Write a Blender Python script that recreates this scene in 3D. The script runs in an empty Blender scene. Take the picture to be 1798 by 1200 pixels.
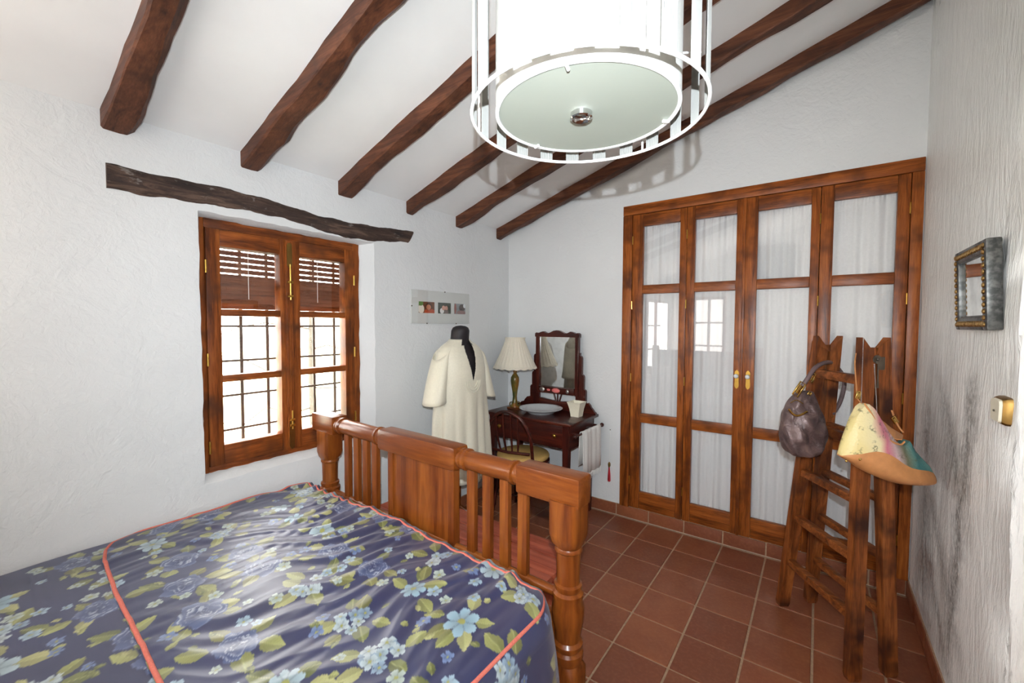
import bpy, bmesh, math, random
import numpy as np
from mathutils import Vector, Matrix
random.seed(7); RNG = np.random.default_rng(11)
PI = math.pi
scene = bpy.context.scene
COL = scene.collection

# ------------------------------------------------------------------ camera
F_PX, YAW, PITCH, ROLL = 739.49, -0.6293, -0.0399, 0.0041
CAM = Vector((2.2893, -3.0900, 1.4718))
_d = Vector((math.sin(YAW)*math.cos(PITCH), math.cos(YAW)*math.cos(PITCH), math.sin(PITCH)))
_r = Vector((math.cos(YAW), -math.sin(YAW), 0)); _u = _r.cross(_d)
_r2 = _r*math.cos(ROLL) + _u*math.sin(ROLL); _u2 = -_r*math.sin(ROLL) + _u*math.cos(ROLL)
cd = bpy.data.cameras.new('camera'); cam = bpy.data.objects.new('camera', cd); COL.objects.link(cam)
cd.sensor_width = 36; cd.lens = F_PX/1798*36; cd.clip_start = 0.02
cam.matrix_world = Matrix(((_r2.x, _u2.x, -_d.x, CAM.x), (_r2.y, _u2.y, -_d.y, CAM.y), (_r2.z, _u2.z, -_d.z, CAM.z), (0, 0, 0, 1)))
scene.camera = cam
# ------------------------------------------------------------------ world, lights, exposure
w = bpy.data.worlds.new('sky'); scene.world = w; w.use_nodes = True
bg = w.node_tree.nodes['Background']; bg.inputs[0].default_value = (1.0, 1.0, 0.98, 1); bg.inputs[1].default_value = 15.0
vs = scene.view_settings; vs.view_transform = 'Standard'; vs.look = 'None'; vs.gamma = 1; vs.use_curve_mapping = False
vs.exposure = 0.16
def light(name, kind, loc, energy, color, size=None, size_y=None, aim=None):
    l = bpy.data.lights.new(name, kind); o = bpy.data.objects.new(name, l); COL.objects.link(o)
    l.energy = energy; l.color = color; o.location = loc
    if kind == 'AREA':
        l.shape = 'RECTANGLE'; l.size = size; l.size_y = size_y
    elif kind == 'POINT': l.shadow_soft_size = size
    if aim is not None:
        o.rotation_euler = (Vector(aim)-Vector(loc)).to_track_quat('-Z', 'Y').to_euler()
    return o
# the photographer's flash, on the camera, a hand above the lens
_fp = CAM + _u2*0.128 - _d*0.06
_fl = light('camera_flash', 'SPOT', _fp, 160, (0.85, 0.935, 1.0), None, None, _fp + _d); _fl.data.spot_size = math.radians(126); _fl.data.spot_blend = 1.0; _fl.data.shadow_soft_size = .006
# spot added for even fill, turned to the wall and ceiling behind the camera
_bo = light('bounce_fill', 'SPOT', CAM + Vector((0, -.12, .18)), 165, (1.0, 0.94, 0.85), None, None, CAM + Vector((-.35, -1.0, .35))); _bo.data.spot_size = math.radians(160); _bo.data.spot_blend = .6; _bo.data.shadow_soft_size = .04
# daylight of the two windows behind the camera (window_2 in the left wall, window_3 in the rear wall)
light('daylight_left_rear_window', 'AREA', (.035, -4.05, 1.25), 58, (1.0, 0.96, 0.89), .9, 1.2, (2.0, -3.6, 1.25))
light('daylight_rear_window', 'AREA', (.80, -4.56, 1.30), 10, (1.0, 0.97, 0.92), .42, 1.2, (.80, 0, 1.30))
# sampling portal of the bedroom window (guides the sky's own light, adds none)
_po = light('bedroom_window_portal', 'AREA', (-0.29, -1.935, 1.36), 1, (1, 1, 1), 0.87, 1.22, (1.0, -1.935, 1.36)); _po.data.cycles.is_portal = True
cy = scene.cycles; cy.max_bounces = 6; cy.diffuse_bounces = 3; cy.glossy_bounces = 3; cy.transmission_bounces = 3; cy.use_adaptive_sampling = True; cy.adaptive_threshold = .1; cy.adaptive_min_samples = 12; cy.transparent_max_bounces = 8; cy.sample_clamp_indirect = 8

# ------------------------------------------------------------------ node helpers
def lin(c):
    return tuple(((v/255.0+0.055)/1.055)**2.4 if v/255.0 > 0.04045 else v/255.0/12.92 for v in c)
def rgba(c): return (*lin(c), 1)
class NT:
    def __init__(s, name):
        m = bpy.data.materials.new(name); m.use_nodes = True; s.m = m; s.t = m.node_tree; s.t.nodes.clear()
        s.out = s.n('ShaderNodeOutputMaterial')
    def n(s, typ, **kw):
        x = s.t.nodes.new(typ)
        for k, v in kw.items(): setattr(x, k, v)
        return x
    def l(s, a, b): s.t.links.new(a, b)
    def coord(s, scale=(1, 1, 1), which='Object', loc=(0, 0, 0)):
        tc = s.n('ShaderNodeTexCoord'); mp = s.n('ShaderNodeMapping')
        mp.inputs['Scale'].default_value = scale; mp.inputs['Location'].default_value = loc
        s.l(tc.outputs[which], mp.inputs['Vector']); return mp.outputs[0]
    def noise(s, vec, scale, detail=4, rough=.55, dist=0):
        x = s.n('ShaderNodeTexNoise'); x.inputs['Scale'].default_value = scale; x.inputs['Detail'].default_value = detail
        x.inputs['Roughness'].default_value = rough; x.inputs['Distortion'].default_value = dist; s.l(vec, x.inputs['Vector']); return x.outputs['Fac']
    def ramp(s, fac, stops, interp='LINEAR'):
        x = s.n('ShaderNodeValToRGB'); x.color_ramp.interpolation = interp; e = x.color_ramp.elements
        while len(e) < len(stops): e.new(0.5)
        for i, (p, c) in enumerate(stops): e[i].position = p; e[i].color = c if len(c) == 4 else (*c, 1)
        s.l(fac, x.inputs[0]); return x.outputs[0]
    def mix(s, fac, a, b, blend='MIX'):
        x = s.n('ShaderNodeMix', data_type='RGBA', blend_type=blend)
        for k, v in ((0, fac), (6, a), (7, b)):
            if hasattr(v, 'links') or hasattr(v, 'is_linked'): s.l(v, x.inputs[k])
            else: x.inputs[k].default_value = v
        return x.outputs[2]
    def math(s, op, a, b=None, clamp=False):
        x = s.n('ShaderNodeMath', operation=op, use_clamp=clamp)
        for k, v in ((0, a), (1, b)):
            if v is None: continue
            if hasattr(v, 'is_linked'): s.l(v, x.inputs[k])
            else: x.inputs[k].default_value = v
        return x.outputs[0]
    def bump(s, h, strength=.3, dist=.01):
        x = s.n('ShaderNodeBump'); x.inputs['Strength'].default_value = strength; x.inputs['Distance'].default_value = dist
        s.l(h, x.inputs['Height']); return x.outputs[0]
    def bsdf(s, color, rough=.5, normal=None, **kw):
        b = s.n('ShaderNodeBsdfPrincipled')
        for k, v in (('Base Color', color), ('Roughness', rough)):
            if hasattr(v, 'is_linked'): s.l(v, b.inputs[k])
            else: b.inputs[k].default_value = v
        for k, v in kw.items(): b.inputs[k.replace('_', ' ')].default_value = v
        if normal is not None: s.l(normal, b.inputs['Normal'])
        s.l(b.outputs[0], s.out.inputs[0]); return b
def plain(name, c, rough=.5, var=.12, bump=0.0, scale=30, **kw):
    t = NT(name); v = t.coord(); n = t.noise(v, scale)
    lo = tuple(x*(1-var) for x in lin(c)); hi = tuple(min(1, x*(1+var)) for x in lin(c))
    col = t.ramp(n, [(0.3, lo), (0.7, hi)])
    t.bsdf(col, rough, t.bump(n, bump, .004) if bump else None, **kw); return t.m
def wood(name, dark, mid, lightc, grain='Z', rough=.38, scale=1.0, blotch=None, bump=.12, coat=0.0, spec=.28):
    t = NT(name); st = {'X': (1, 14, 14), 'Y': (14, 1, 14), 'Z': (14, 14, 1)}[grain]
    v = t.coord(tuple(a*scale for a in st)); n = t.noise(v, 2.2, 8, .65, .7); fine = t.noise(v, 16, 4, .6)
    f = t.math('ADD', t.math('MULTIPLY', n, .75), t.math('MULTIPLY', fine, .25))
    col = t.ramp(f, [(.36, lin(dark)), (.50, lin(mid)), (.64, lin(lightc))])
    if blotch:
        b = t.noise(t.coord((1, 1, 1)), 5, 3); col = t.mix(t.ramp(b, [(.5, (0, 0, 0)), (.68, (1, 1, 1))]), col, rgba(blotch))
    t.bsdf(col, rough, t.bump(f, bump, .004), Coat_Weight=coat, Coat_Roughness=.2, Specular_IOR_Level=spec); return t.m
def metal(name, c, rough=.25):
    t = NT(name); n = t.noise(t.coord(), 40)
    t.bsdf(t.ramp(n, [(.3, tuple(x*.85 for x in lin(c))), (.7, lin(c))]), rough, None, Metallic=1.0); return t.m
MAT = {}
def plaster(name, base, shade, amp, stretch, stain=False):
    t = NT(name); v = t.coord(stretch)
    a = t.noise(v, 7, 3, .6, 1.6); b = t.noise(v, 45, 3, .65, .6)
    h = t.math('ADD', a, t.math('MULTIPLY', b, .5))
    big = t.noise(t.coord(), 1.3, 3)
    col = t.ramp(big, [(.3, lin(shade)), (.7, lin(base))])
    if stain:   # old grime on the right-hand wall, low beside the ladder: y from the corner, z up
        tc = t.n('ShaderNodeTexCoord'); sp = t.n('ShaderNodeSeparateXYZ'); t.l(tc.outputs['Object'], sp.inputs[0])
        y, z = sp.outputs[1], sp.outputs[2]
        wob = t.math('MULTIPLY', t.math('SUBTRACT', t.noise(t.coord(), 7, 5, .7), .5), .26)
        def band(ya, za, yb, zb, wd, z0, z1):
            k = (yb-ya)/(zb-za); line = t.math('ADD', t.math('MULTIPLY', z, k), ya-k*za)
            d = t.math('ABSOLUTE', t.math('ADD', t.math('SUBTRACT', y, line), wob))
            m = t.math('SUBTRACT', 1.0, t.math('DIVIDE', d, wd), True)
            g = t.n('ShaderNodeMapRange', interpolation_type='SMOOTHSTEP'); g.inputs[1].default_value = z0-.1; g.inputs[2].default_value = z0+.1; t.l(z, g.inputs[0])
            g2 = t.n('ShaderNodeMapRange', interpolation_type='SMOOTHSTEP'); g2.inputs[1].default_value = z1+.1; g2.inputs[2].default_value = z1-.1; t.l(z, g2.inputs[0])
            return t.math('MULTIPLY', m, t.math('MULTIPLY', g.outputs[0], g2.outputs[0]))
        s = band(-.99, 1.22, -.83, .27, .11, .2, 1.3)
        for args in ((-.47, .68, -.90, .35, .16, .30, .75), (-.42, .42, -.80, .16, .15, .12, .5), (-.30, .95, -.36, .3, .26, .2, 1.15), (-.62, 1.15, -.9, .85, .16, .75, 1.2)):
            s = t.math('MAXIMUM', s, t.math('MULTIPLY', band(*args), .75))
        s = t.math('MULTIPLY', s, t.ramp(t.noise(t.coord(), 55, 4, .7), [(.36, (.45, .45, .45)), (.60, (1, 1, 1))]), True)
        col = t.mix(t.math('MULTIPLY', s, .85, True), col, rgba((84, 80, 75)))
    t.bsdf(col, .62 if not stain else .45, t.bump(h, 1.0, amp)); return t.m
MAT['plaster'] = plaster('white_trowelled_plaster', (226, 227, 227), (219, 220, 220), .0045, (1, 1, 1))
MAT['plaster_rough'] = plaster('white_ridged_plaster', (252, 252, 251), (246, 246, 244), .011, (1.6, 1.6, .45), True)
t = NT('ceiling_white'); n = t.noise(t.coord(), 5, 4); t.bsdf(t.ramp(n, [(.3, lin((238, 238, 237))), (.7, lin((242, 242, 241)))]), .8, t.bump(n, .3, .004)); MAT['ceiling'] = t.m
BD, BM, BL = (50, 28, 20), (92, 54, 36), (122, 76, 52)
MAT['beam'] = wood('beam_wood', BD, BM, BL, 'X', .5, .6, (60, 36, 26), .2)
t = NT('weathered_lintel_wood'); v = t.coord((9, 1, 9)); n = t.noise(v, 4, 6, .7, .8); n2 = t.noise(t.coord((2.5, 1, 2.5)), 14, 4, .7); col = t.ramp(n, [(.34, lin((30, 22, 20))), (.52, lin((66, 48, 40))), (.66, lin((104, 82, 68)))])
col = t.mix(t.ramp(n2, [(.60, (0, 0, 0)), (.72, (.75, .75, .75))]), col, rgba((150, 144, 138))); t.bsdf(col, .75, t.bump(n, .6, .008)); MAT['lintel'] = t.m
DK = ((78, 36, 10), (142, 74, 27), (176, 100, 42))
for a in 'XYZ': MAT['door'+a] = wood('door_pine_'+a, *DK, a, .34, .9, (92, 46, 22), .15)
WK = ((74, 34, 11), (132, 67, 25), (164, 92, 38))
for a in 'XYZ': MAT['win'+a] = wood('window_wood_'+a, *WK, a, .42, .9, (84, 46, 26), .2)
BK = ((88, 38, 11), (115, 58, 19), (138, 77, 28))
for a in 'XYZ': MAT['bed'+a] = wood('bed_wood_'+a, *BK, a, .30, .55, None, .05, .10)
TK = ((34, 11, 10), (66, 24, 18), (92, 38, 24))
for a in 'XYZ': MAT['tab'+a] = wood('mahogany_'+a, *TK, a, .28, .8, None, .05, .3)
LK = ((70, 33, 13), (130, 70, 32), (166, 98, 50))
MAT['ladder'] = wood('ladder_wood', *LK, 'Z', .42, .9, (56, 30, 22), .25)
MAT['ladderx'] = wood('ladder_rung_wood', *LK, 'X', .42, .9, (60, 32, 24), .25)
MAT['chest'] = wood('redwood_chest', (112, 46, 32), (148, 68, 46), (170, 88, 62), 'X', .4, .6, None, .1)
MAT['slat'] = wood('blind_wood', (86, 50, 34), (120, 74, 50), (140, 92, 64), 'Y', .6, 1)
# terracotta: every tile a little different
t = NT('terracotta_tile'); oi = t.n('ShaderNodeObjectInfo'); v = t.coord()
cv = t.n('ShaderNodeVectorMath', operation='ADD'); cm = t.n('ShaderNodeCombineXYZ'); t.l(t.math('MULTIPLY', oi.outputs['Random'], 37.0), cm.inputs[0]); t.l(v, cv.inputs[0]); t.l(cm.outputs[0], cv.inputs[1])
n1 = t.noise(cv.outputs[0], 6, 4); n2 = t.noise(cv.outputs[0], 60, 3)
base = t.ramp(oi.outputs['Random'], [(0, lin((128, 71, 47))), (.5, lin((141, 82, 54))), (1, lin((155, 92, 60)))])
col = t.mix(t.ramp(n1, [(.35, (0, 0, 0)), (.7, (.6, .6, .6))]), base, rgba((128, 68, 48)))
col = t.mix(t.ramp(n2, [(.45, (0, 0, 0)), (.75, (.25, .25, .25))]), col, rgba((182, 116, 82)))
t.bsdf(col, t.ramp(n1, [(.3, (.32,)*3), (.7, (.5,)*3)]), t.bump(n2, .15, .003)); MAT['tile'] = t.m
MAT['grout'] = plain('sand_grout', (178, 148, 120), .85, .15, .3, 80)
MAT['brass'] = metal('brass', (205, 165, 80), .28)
MAT['gold'] = metal('pale_gold', (226, 190, 110), .22)
MAT['oldbrass'] = metal('tarnished_brass', (150, 118, 66), .4)
MAT['chrome'] = metal('chrome', (215, 215, 215), .08)
MAT['iron'] = plain('grille_iron', (70, 62, 52), .6, .2)
MAT['steel'] = metal('dull_steel', (120, 110, 98), .45)
t = NT('clear_glass'); tr = t.n('ShaderNodeBsdfTransparent'); gl = t.n('ShaderNodeBsdfGlossy'); gl.inputs['Roughness'].default_value = .01
lw = t.n('ShaderNodeLayerWeight'); lw.inputs[0].default_value = .5; fz = t.math('ADD', t.math('MULTIPLY', t.math('POWER', lw.outputs['Facing'], 5.0), .90), .045); mx = t.n('ShaderNodeMixShader')
nn = t.noise(t.coord(), 1.2, 1); t.l(t.bump(nn, .02, .01), gl.inputs['Normal'])
t.l(fz, mx.inputs[0]); t.l(tr.outputs[0], mx.inputs[1]); t.l(gl.outputs[0], mx.inputs[2]); t.l(mx.outputs[0], t.out.inputs[0]); MAT['glass'] = t.m
t = NT('mirror_silver'); n = t.noise(t.coord(), 14, 4); t.bsdf(t.ramp(n, [(.3, (.62, .62, .60)), (.6, (.78, .78, .76))]), .03, None, Metallic=1.0); MAT['mirror'] = t.m
def cloth(name, c, trans=.25, rough=.8, bump=.15, scale=120, sheen=.2):
    t = NT(name); n = t.noise(t.coord(), scale, 2); b = t.n('ShaderNodeBsdfPrincipled')
    t.l(t.ramp(n, [(.3, tuple(x*.93 for x in lin(c))), (.7, lin(c))]), b.inputs['Base Color']); b.inputs['Roughness'].default_value = rough; b.inputs['Sheen Weight'].default_value = sheen
    t.l(t.bump(n, bump, .002), b.inputs['Normal'])
    tl = t.n('ShaderNodeBsdfTranslucent'); tl.inputs[0].default_value = rgba(c); mx = t.n('ShaderNodeMixShader'); mx.inputs[0].default_value = trans
    t.l(b.outputs[0], mx.inputs[1]); t.l(tl.outputs[0], mx.inputs[2]); t.l(mx.outputs[0], t.out.inputs[0]); return t.m
MAT['curtain'] = cloth('white_voile', (242, 243, 244), .15)
MAT['kaftan'] = cloth('cream_satin', (233, 226, 205), .1, .5, .1, 90, .3)
MAT['shade'] = cloth('cream_pleated_silk', (250, 241, 222), .18)
MAT['towel'] = cloth('white_linen', (243, 241, 236), .06)
MAT['ribbon'] = cloth('white_string_ribbon', (172, 172, 168), .3)
MAT['drum'] = cloth('white_drum_fabric', (246, 245, 240), .4)
MAT['white'] = plain('white_enamel', (240, 240, 238), .35, .03)
MAT['china'] = plain('white_china', (226, 230, 232), .15, .03)
MAT['cream'] = plain('cream_plastic', (235, 228, 206), .3, .03)
MAT['black'] = plain('black_form_fabric', (34, 28, 30), .6, .2, .1, 60)
MAT['coral'] = plain('coral_cord', (205, 108, 92), .7, .12, .4, 200)
MAT['cushion'] = plain('ochre_cushion', (206, 166, 96), .75, .08, .2, 80)
MAT['red'] = plain('red_tassel', (190, 32, 44), .6, .15)
t = NT('frosted_green_glass'); n = t.noise(t.coord(), 3, 2); t.bsdf(t.ramp(n, [(.3, lin((158, 163, 151))), (.7, lin((166, 170, 158)))]), .5); MAT['disc'] = t.m
t = NT('painted_lamp_foot'); n = t.noise(t.coord((1, 1, .5)), 22, 3); t.bsdf(t.ramp(n, [(.35, lin((66, 72, 34))), (.52, lin((112, 92, 36))), (.66, lin((150, 92, 40)))]), .3); MAT['lampfoot'] = t.m
t = NT('purple_bronze_leather'); n = t.noise(t.coord(), 18, 5, .6, .5); t.bsdf(t.ramp(n, [(.3, lin((66, 50, 50))), (.55, lin((106, 86, 84))), (.75, lin((140, 116, 108)))]), .34, t.bump(n, .9, .012), Metallic=.25); MAT['bag_purple'] = t.m
MAT['strap'] = plain('mauve_strap_leather', (104, 84, 84), .5, .12, .1, 60)
MAT['tan'] = plain('tan_leather', (206, 142, 88), .5, .08, .1, 40)
t = NT('painted_snakeskin'); tc = t.n('ShaderNodeTexCoord'); sp = t.n('ShaderNodeSeparateXYZ'); t.l(tc.outputs['Object'], sp.inputs[0])
nz = t.noise(t.coord(), 7, 2); sx = t.math('ADD', t.math('MULTIPLY', sp.outputs[0], 2.6), t.math('ADD', t.math('MULTIPLY', nz, .22), .39))
c = t.ramp(sx, [(0.12, lin((226, 206, 140))), (.28, lin((236, 222, 176))), (.36, lin((214, 120, 140))), (.46, lin((226, 196, 196))), (.58, lin((120, 118, 92))), (.70, lin((64, 128, 128))), (.9, lin((96, 156, 150)))])
vo = t.n('ShaderNodeTexVoronoi'); vo.inputs['Scale'].default_value = 130; t.l(t.coord(), vo.inputs['Vector'])
sp2 = t.ramp(t.noise(t.coord(), 30, 3), [(.55, (0, 0, 0)), (.68, (.8, .8, .8))])
c = t.mix(t.math('MULTIPLY', sp2, t.ramp(vo.outputs['Distance'], [(.3, (0, 0, 0)), (.6, (1, 1, 1))])), c, rgba((84, 76, 48)))
t.bsdf(c, .4, t.bump(vo.outputs['Distance'], .4, .002)); MAT['snake'] = t.m
t = NT('floral_satin'); at = t.n('ShaderNodeVertexColor'); at.layer_name = 'print'; n = t.noise(t.coord(), 260, 2)
t.bsdf(at.outputs[0], .40, t.bump(n, .08, .001), Sheen_Weight=.15, Specular_IOR_Level=.8); MAT['floral'] = t.m
t = NT('grey_mount_card'); n = t.noise(t.coord(), 20, 2); t.bsdf(t.ramp(n, [(.3, lin((206, 207, 203))), (.7, lin((210, 211, 207)))]), .35); MAT['mount'] = t.m
t = NT('dark_gilt_frame'); n = t.noise(t.coord(), 60, 3); t.bsdf(t.ramp(n, [(.4, lin((62, 63, 62))), (.6, lin((98, 98, 95)))]), .35, None, Metallic=.5); MAT['mframe'] = t.m
MAT['gilt'] = metal('rubbed_gilt', (196, 160, 104), .35)
MAT['leafgreen'] = plain('hedge_green', (120, 140, 70), .8, .3)
MAT['ground'] = plain('sunlit_ground', (220, 220, 190), .9, .1)
def blobs(name, base, items):
    t = NT(name); tc = t.n('ShaderNodeTexCoord'); sp = t.n('ShaderNodeSeparateXYZ'); t.l(tc.outputs['Generated'], sp.inputs[0])
    n = t.noise(t.coord(which='Generated'), 7, 3); col = t.ramp(n, [(.3, tuple(x*.6 for x in lin(base))), (.7, lin(base))])
    for (cy, cz, ry, rz, c) in items:
        a = t.math('POWER', t.math('DIVIDE', t.math('SUBTRACT', sp.outputs[1], cy), ry), 2.0)
        b = t.math('POWER', t.math('DIVIDE', t.math('SUBTRACT', sp.outputs[2], cz), rz), 2.0)
        m = t.math('LESS_THAN', t.math('ADD', a, b), 1.0); col = t.mix(m, col, rgba(c))
    t.bsdf(col, .3); return t.m

# ------------------------------------------------------------------ object helpers
ORIG = {}
def tag(o, label=None, cat=None, group=None, kind=None):
    if label: o['label'] = label
    if cat: o['category'] = cat
    if group: o['group'] = group
    if kind: o['kind'] = kind
    return o
def thing(name, label, cat, loc=(0, 0, 0), group=None, kind=None):
    o = bpy.data.objects.new(name, None); COL.objects.link(o); o.location = loc; o.empty_display_size = .05
    ORIG[o.name] = Vector(loc); return tag(o, label, cat, group, kind)
def root(o):
    while o.parent: o = o.parent
    return o
def mesh(name, verts, faces, smooth=False):
    me = bpy.data.meshes.new(name); me.from_pydata([tuple(v) for v in verts], [], faces); me.update()
    if smooth: me.polygons.foreach_set('use_smooth', [True]*len(me.polygons))
    return me
def link(name, me, mat, parent=None, loc=None):
    o = bpy.data.objects.new(name, me); COL.objects.link(o)
    if mat is not None and not me.materials: me.materials.append(MAT[mat] if isinstance(mat, str) else mat)
    if parent is not None: o.parent = parent
    if loc is not None: o.location = loc
    return o
def smooth_angle(me, deg=35):
    me.polygons.foreach_set('use_smooth', [True]*len(me.polygons))
    try: me.set_sharp_from_angle(angle=math.radians(deg))
    except Exception: pass
class B:
    """collects world-space shapes into one mesh"""
    def __init__(s): s.v = []; s.f = []
    def add(s, vs, fs):
        k = len(s.v); s.v += [Vector(v) for v in vs]; s.f += [tuple(i+k for i in f) for f in fs]; return s
    def box(s, a, b, bev=0.0, M=None):
        x0, y0, z0 = a; x1, y1, z1 = b
        if bev <= 0:
            vs = [(x, y, z) for x in (x0, x1) for y in (y0, y1) for z in (z0, z1)]
            fs = [(0, 1, 3, 2), (4, 6, 7, 5), (0, 4, 5, 1), (2, 3, 7, 6), (0, 2, 6, 4), (1, 5, 7, 3)]
        else:
            bm = bmesh.new(); bmesh.ops.create_cube(bm, size=1)
            for v in bm.verts: v.co = Vector(((x0+x1)/2+v.co.x*(x1-x0), (y0+y1)/2+v.co.y*(y1-y0), (z0+z1)/2+v.co.z*(z1-z0)))
            bmesh.ops.bevel(bm, geom=bm.edges[:], offset=min(bev, .49*min(abs(x1-x0), abs(y1-y0), abs(z1-z0))), segments=2, profile=.6, affect='EDGES')
            bm.verts.index_update(); vs = [v.co.copy() for v in bm.verts]; fs = [tuple(v.index for v in f.verts) for f in bm.faces]; bm.free()
        if M is not None: vs = [M @ Vector(v) for v in vs]
        return s.add(vs, fs)
    def lathe(s, prof, n=24, at=(0, 0, 0), M=None, cap=True):
        vs = []; fs = []; m = len(prof)
        for r, z in prof:
            for k in range(n):
                a = 2*PI*k/n; vs.append(Vector((r*math.cos(a), r*math.sin(a), z)))
        for i in range(m-1):
            for k in range(n): fs.append((i*n+k, i*n+(k+1) % n, (i+1)*n+(k+1) % n, (i+1)*n+k))
        if cap:
            fs.append(tuple(reversed(range(n)))); fs.append(tuple(range((m-1)*n, m*n)))
        if M is not None: vs = [M @ v for v in vs]
        return s.add([v+Vector(at) for v in vs], fs)
    def tube(s, pts, r, n=10, closed=False, flat=None):
        P = [Vector(p) for p in pts]; m = len(P); vs = []; fs = []; prev = None
        for i in range(m):
            a = P[(i-1) % m] if (closed or i > 0) else P[i]; b = P[(i+1) % m] if (closed or i < m-1) else P[i]
            tg = (b-a).normalized()
            if prev is None:
                up = Vector((0, 0, 1)) if abs(tg.z) < .9 else Vector((1, 0, 0)); prev = tg.cross(up).normalized()
            nx = (prev-tg*prev.dot(tg)).normalized(); ny = tg.cross(nx); prev = nx
            rr = r[i] if isinstance(r, (list, tuple)) else r
            for k in range(n):
                q = 2*PI*k/n; vs.append(P[i]+nx*(math.cos(q)*rr)+ny*(math.sin(q)*rr*(flat or 1)))
        for i in range(m if closed else m-1):
            j = (i+1) % m
            for k in range(n): fs.append((i*n+k, i*n+(k+1) % n, j*n+(k+1) % n, j*n+k))
        if not closed: fs.append(tuple(reversed(range(n)))); fs.append(tuple(range((m-1)*n, m*n)))
        return s.add(vs, fs)
    def loft(s, rings, cap=True, closed=True):
        n = len(rings[0]); vs = [v for r in rings for v in r]; fs = []
        for i in range(len(rings)-1):
            for k in range(n if closed else n-1): fs.append((i*n+k, i*n+(k+1) % n, (i+1)*n+(k+1) % n, (i+1)*n+k))
        if cap and closed: fs.append(tuple(reversed(range(n)))); fs.append(tuple(range((len(rings)-1)*n, len(rings)*n)))
        return s.add(vs, fs)
    def prism(s, poly, fn, d0, d1):
        """poly 2-D, fn(a,b,d)->xyz"""
        n = len(poly); vs = [fn(a, b, d0) for a, b in poly]+[fn(a, b, d1) for a, b in poly]
        fs = [tuple(reversed(range(n))), tuple(range(n, 2*n))]+[(k, (k+1) % n, n+(k+1) % n, n+k) for k in range(n)]
        return s.add(vs, fs)
    def ball(s, c, r, n=12, m=8, sc=(1, 1, 1)):
        prof = [(max(1e-4, math.sin(PI*i/m)), -math.cos(PI*i/m)) for i in range(m+1)]
        vs = []; fs = []
        for a, z in prof:
            for k in range(n):
                q = 2*PI*k/n; vs.append((c[0]+r*sc[0]*a*math.cos(q), c[1]+r*sc[1]*a*math.sin(q), c[2]+r*sc[2]*z))
        for i in range(m):
            for k in range(n): fs.append((i*n+k, i*n+(k+1) % n, (i+1)*n+(k+1) % n, (i+1)*n+k))
        return s.add(vs, fs)
    def build(s, name, mat, parent=None, smooth=None, origin=None):
        o0 = Vector((0, 0, 0))
        if parent is not None: o0 = ORIG[root(parent).name]
        elif origin is not None: o0 = Vector(origin)
        me = mesh(name, [v-o0 for v in s.v], s.f)
        bm = bmesh.new(); bm.from_mesh(me); bmesh.ops.recalc_face_normals(bm, faces=bm.faces); bm.to_mesh(me); bm.free()
        if smooth: smooth_angle(me, smooth)
        ob = link(name, me, mat, parent)
        if parent is None: ob.location = o0; ORIG[ob.name] = o0
        return ob
def box(name, a, b, mat, parent=None, bev=.003, origin=None): return B().box(a, b, bev).build(name, mat, parent, 30 if bev else None, origin)
def copy_thing(o, parent=None):
    c = o.copy(); COL.objects.link(c); c.parent = parent
    for ch in list(o.children): copy_thing(ch, c)
    return c
def sm(x): x = min(1, max(0, x)); return x*x*(3-2*x)
def lerp(a, b, t): return a+(b-a)*t
def interp(x, xs, ys): return float(np.interp(x, xs, ys))

# ================================================================== THE SETTING
W = 2.722; SLOPE = .322; CZ0 = 2.305; YF = -4.60; XR = 4.0
def ceil_z(x): return CZ0 + SLOPE*x
# floor: grout bed with separate terracotta tiles
floor = box('floor', (-.02, YF, -.06), (XR, .02, -.004), 'grout', None, 0, (0, 0, 0)); tag(floor, 'terracotta tiled floor with sandy grout joints', 'floor', kind='structure')
_b = B().box((-.1205, -.1205, -.012), (.1205, .1205, 0), .003); tile_mesh = mesh('floor_tile', _b.v, _b.f); tile_mesh.materials.append(MAT['tile'])
GX0 = 1.0542
for j in range(17):
    for i in range(-5, 12):
        x = GX0+.25*i+.125; y = -.274-.25*(j-1)-.125
        if j == 0: y = -.274+.125
        if x < -.1 or y < YF+.1 or (x > 2.75 and y > -1.4): continue
        link('tile', tile_mesh, None, floor, (x, y, 0))
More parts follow.
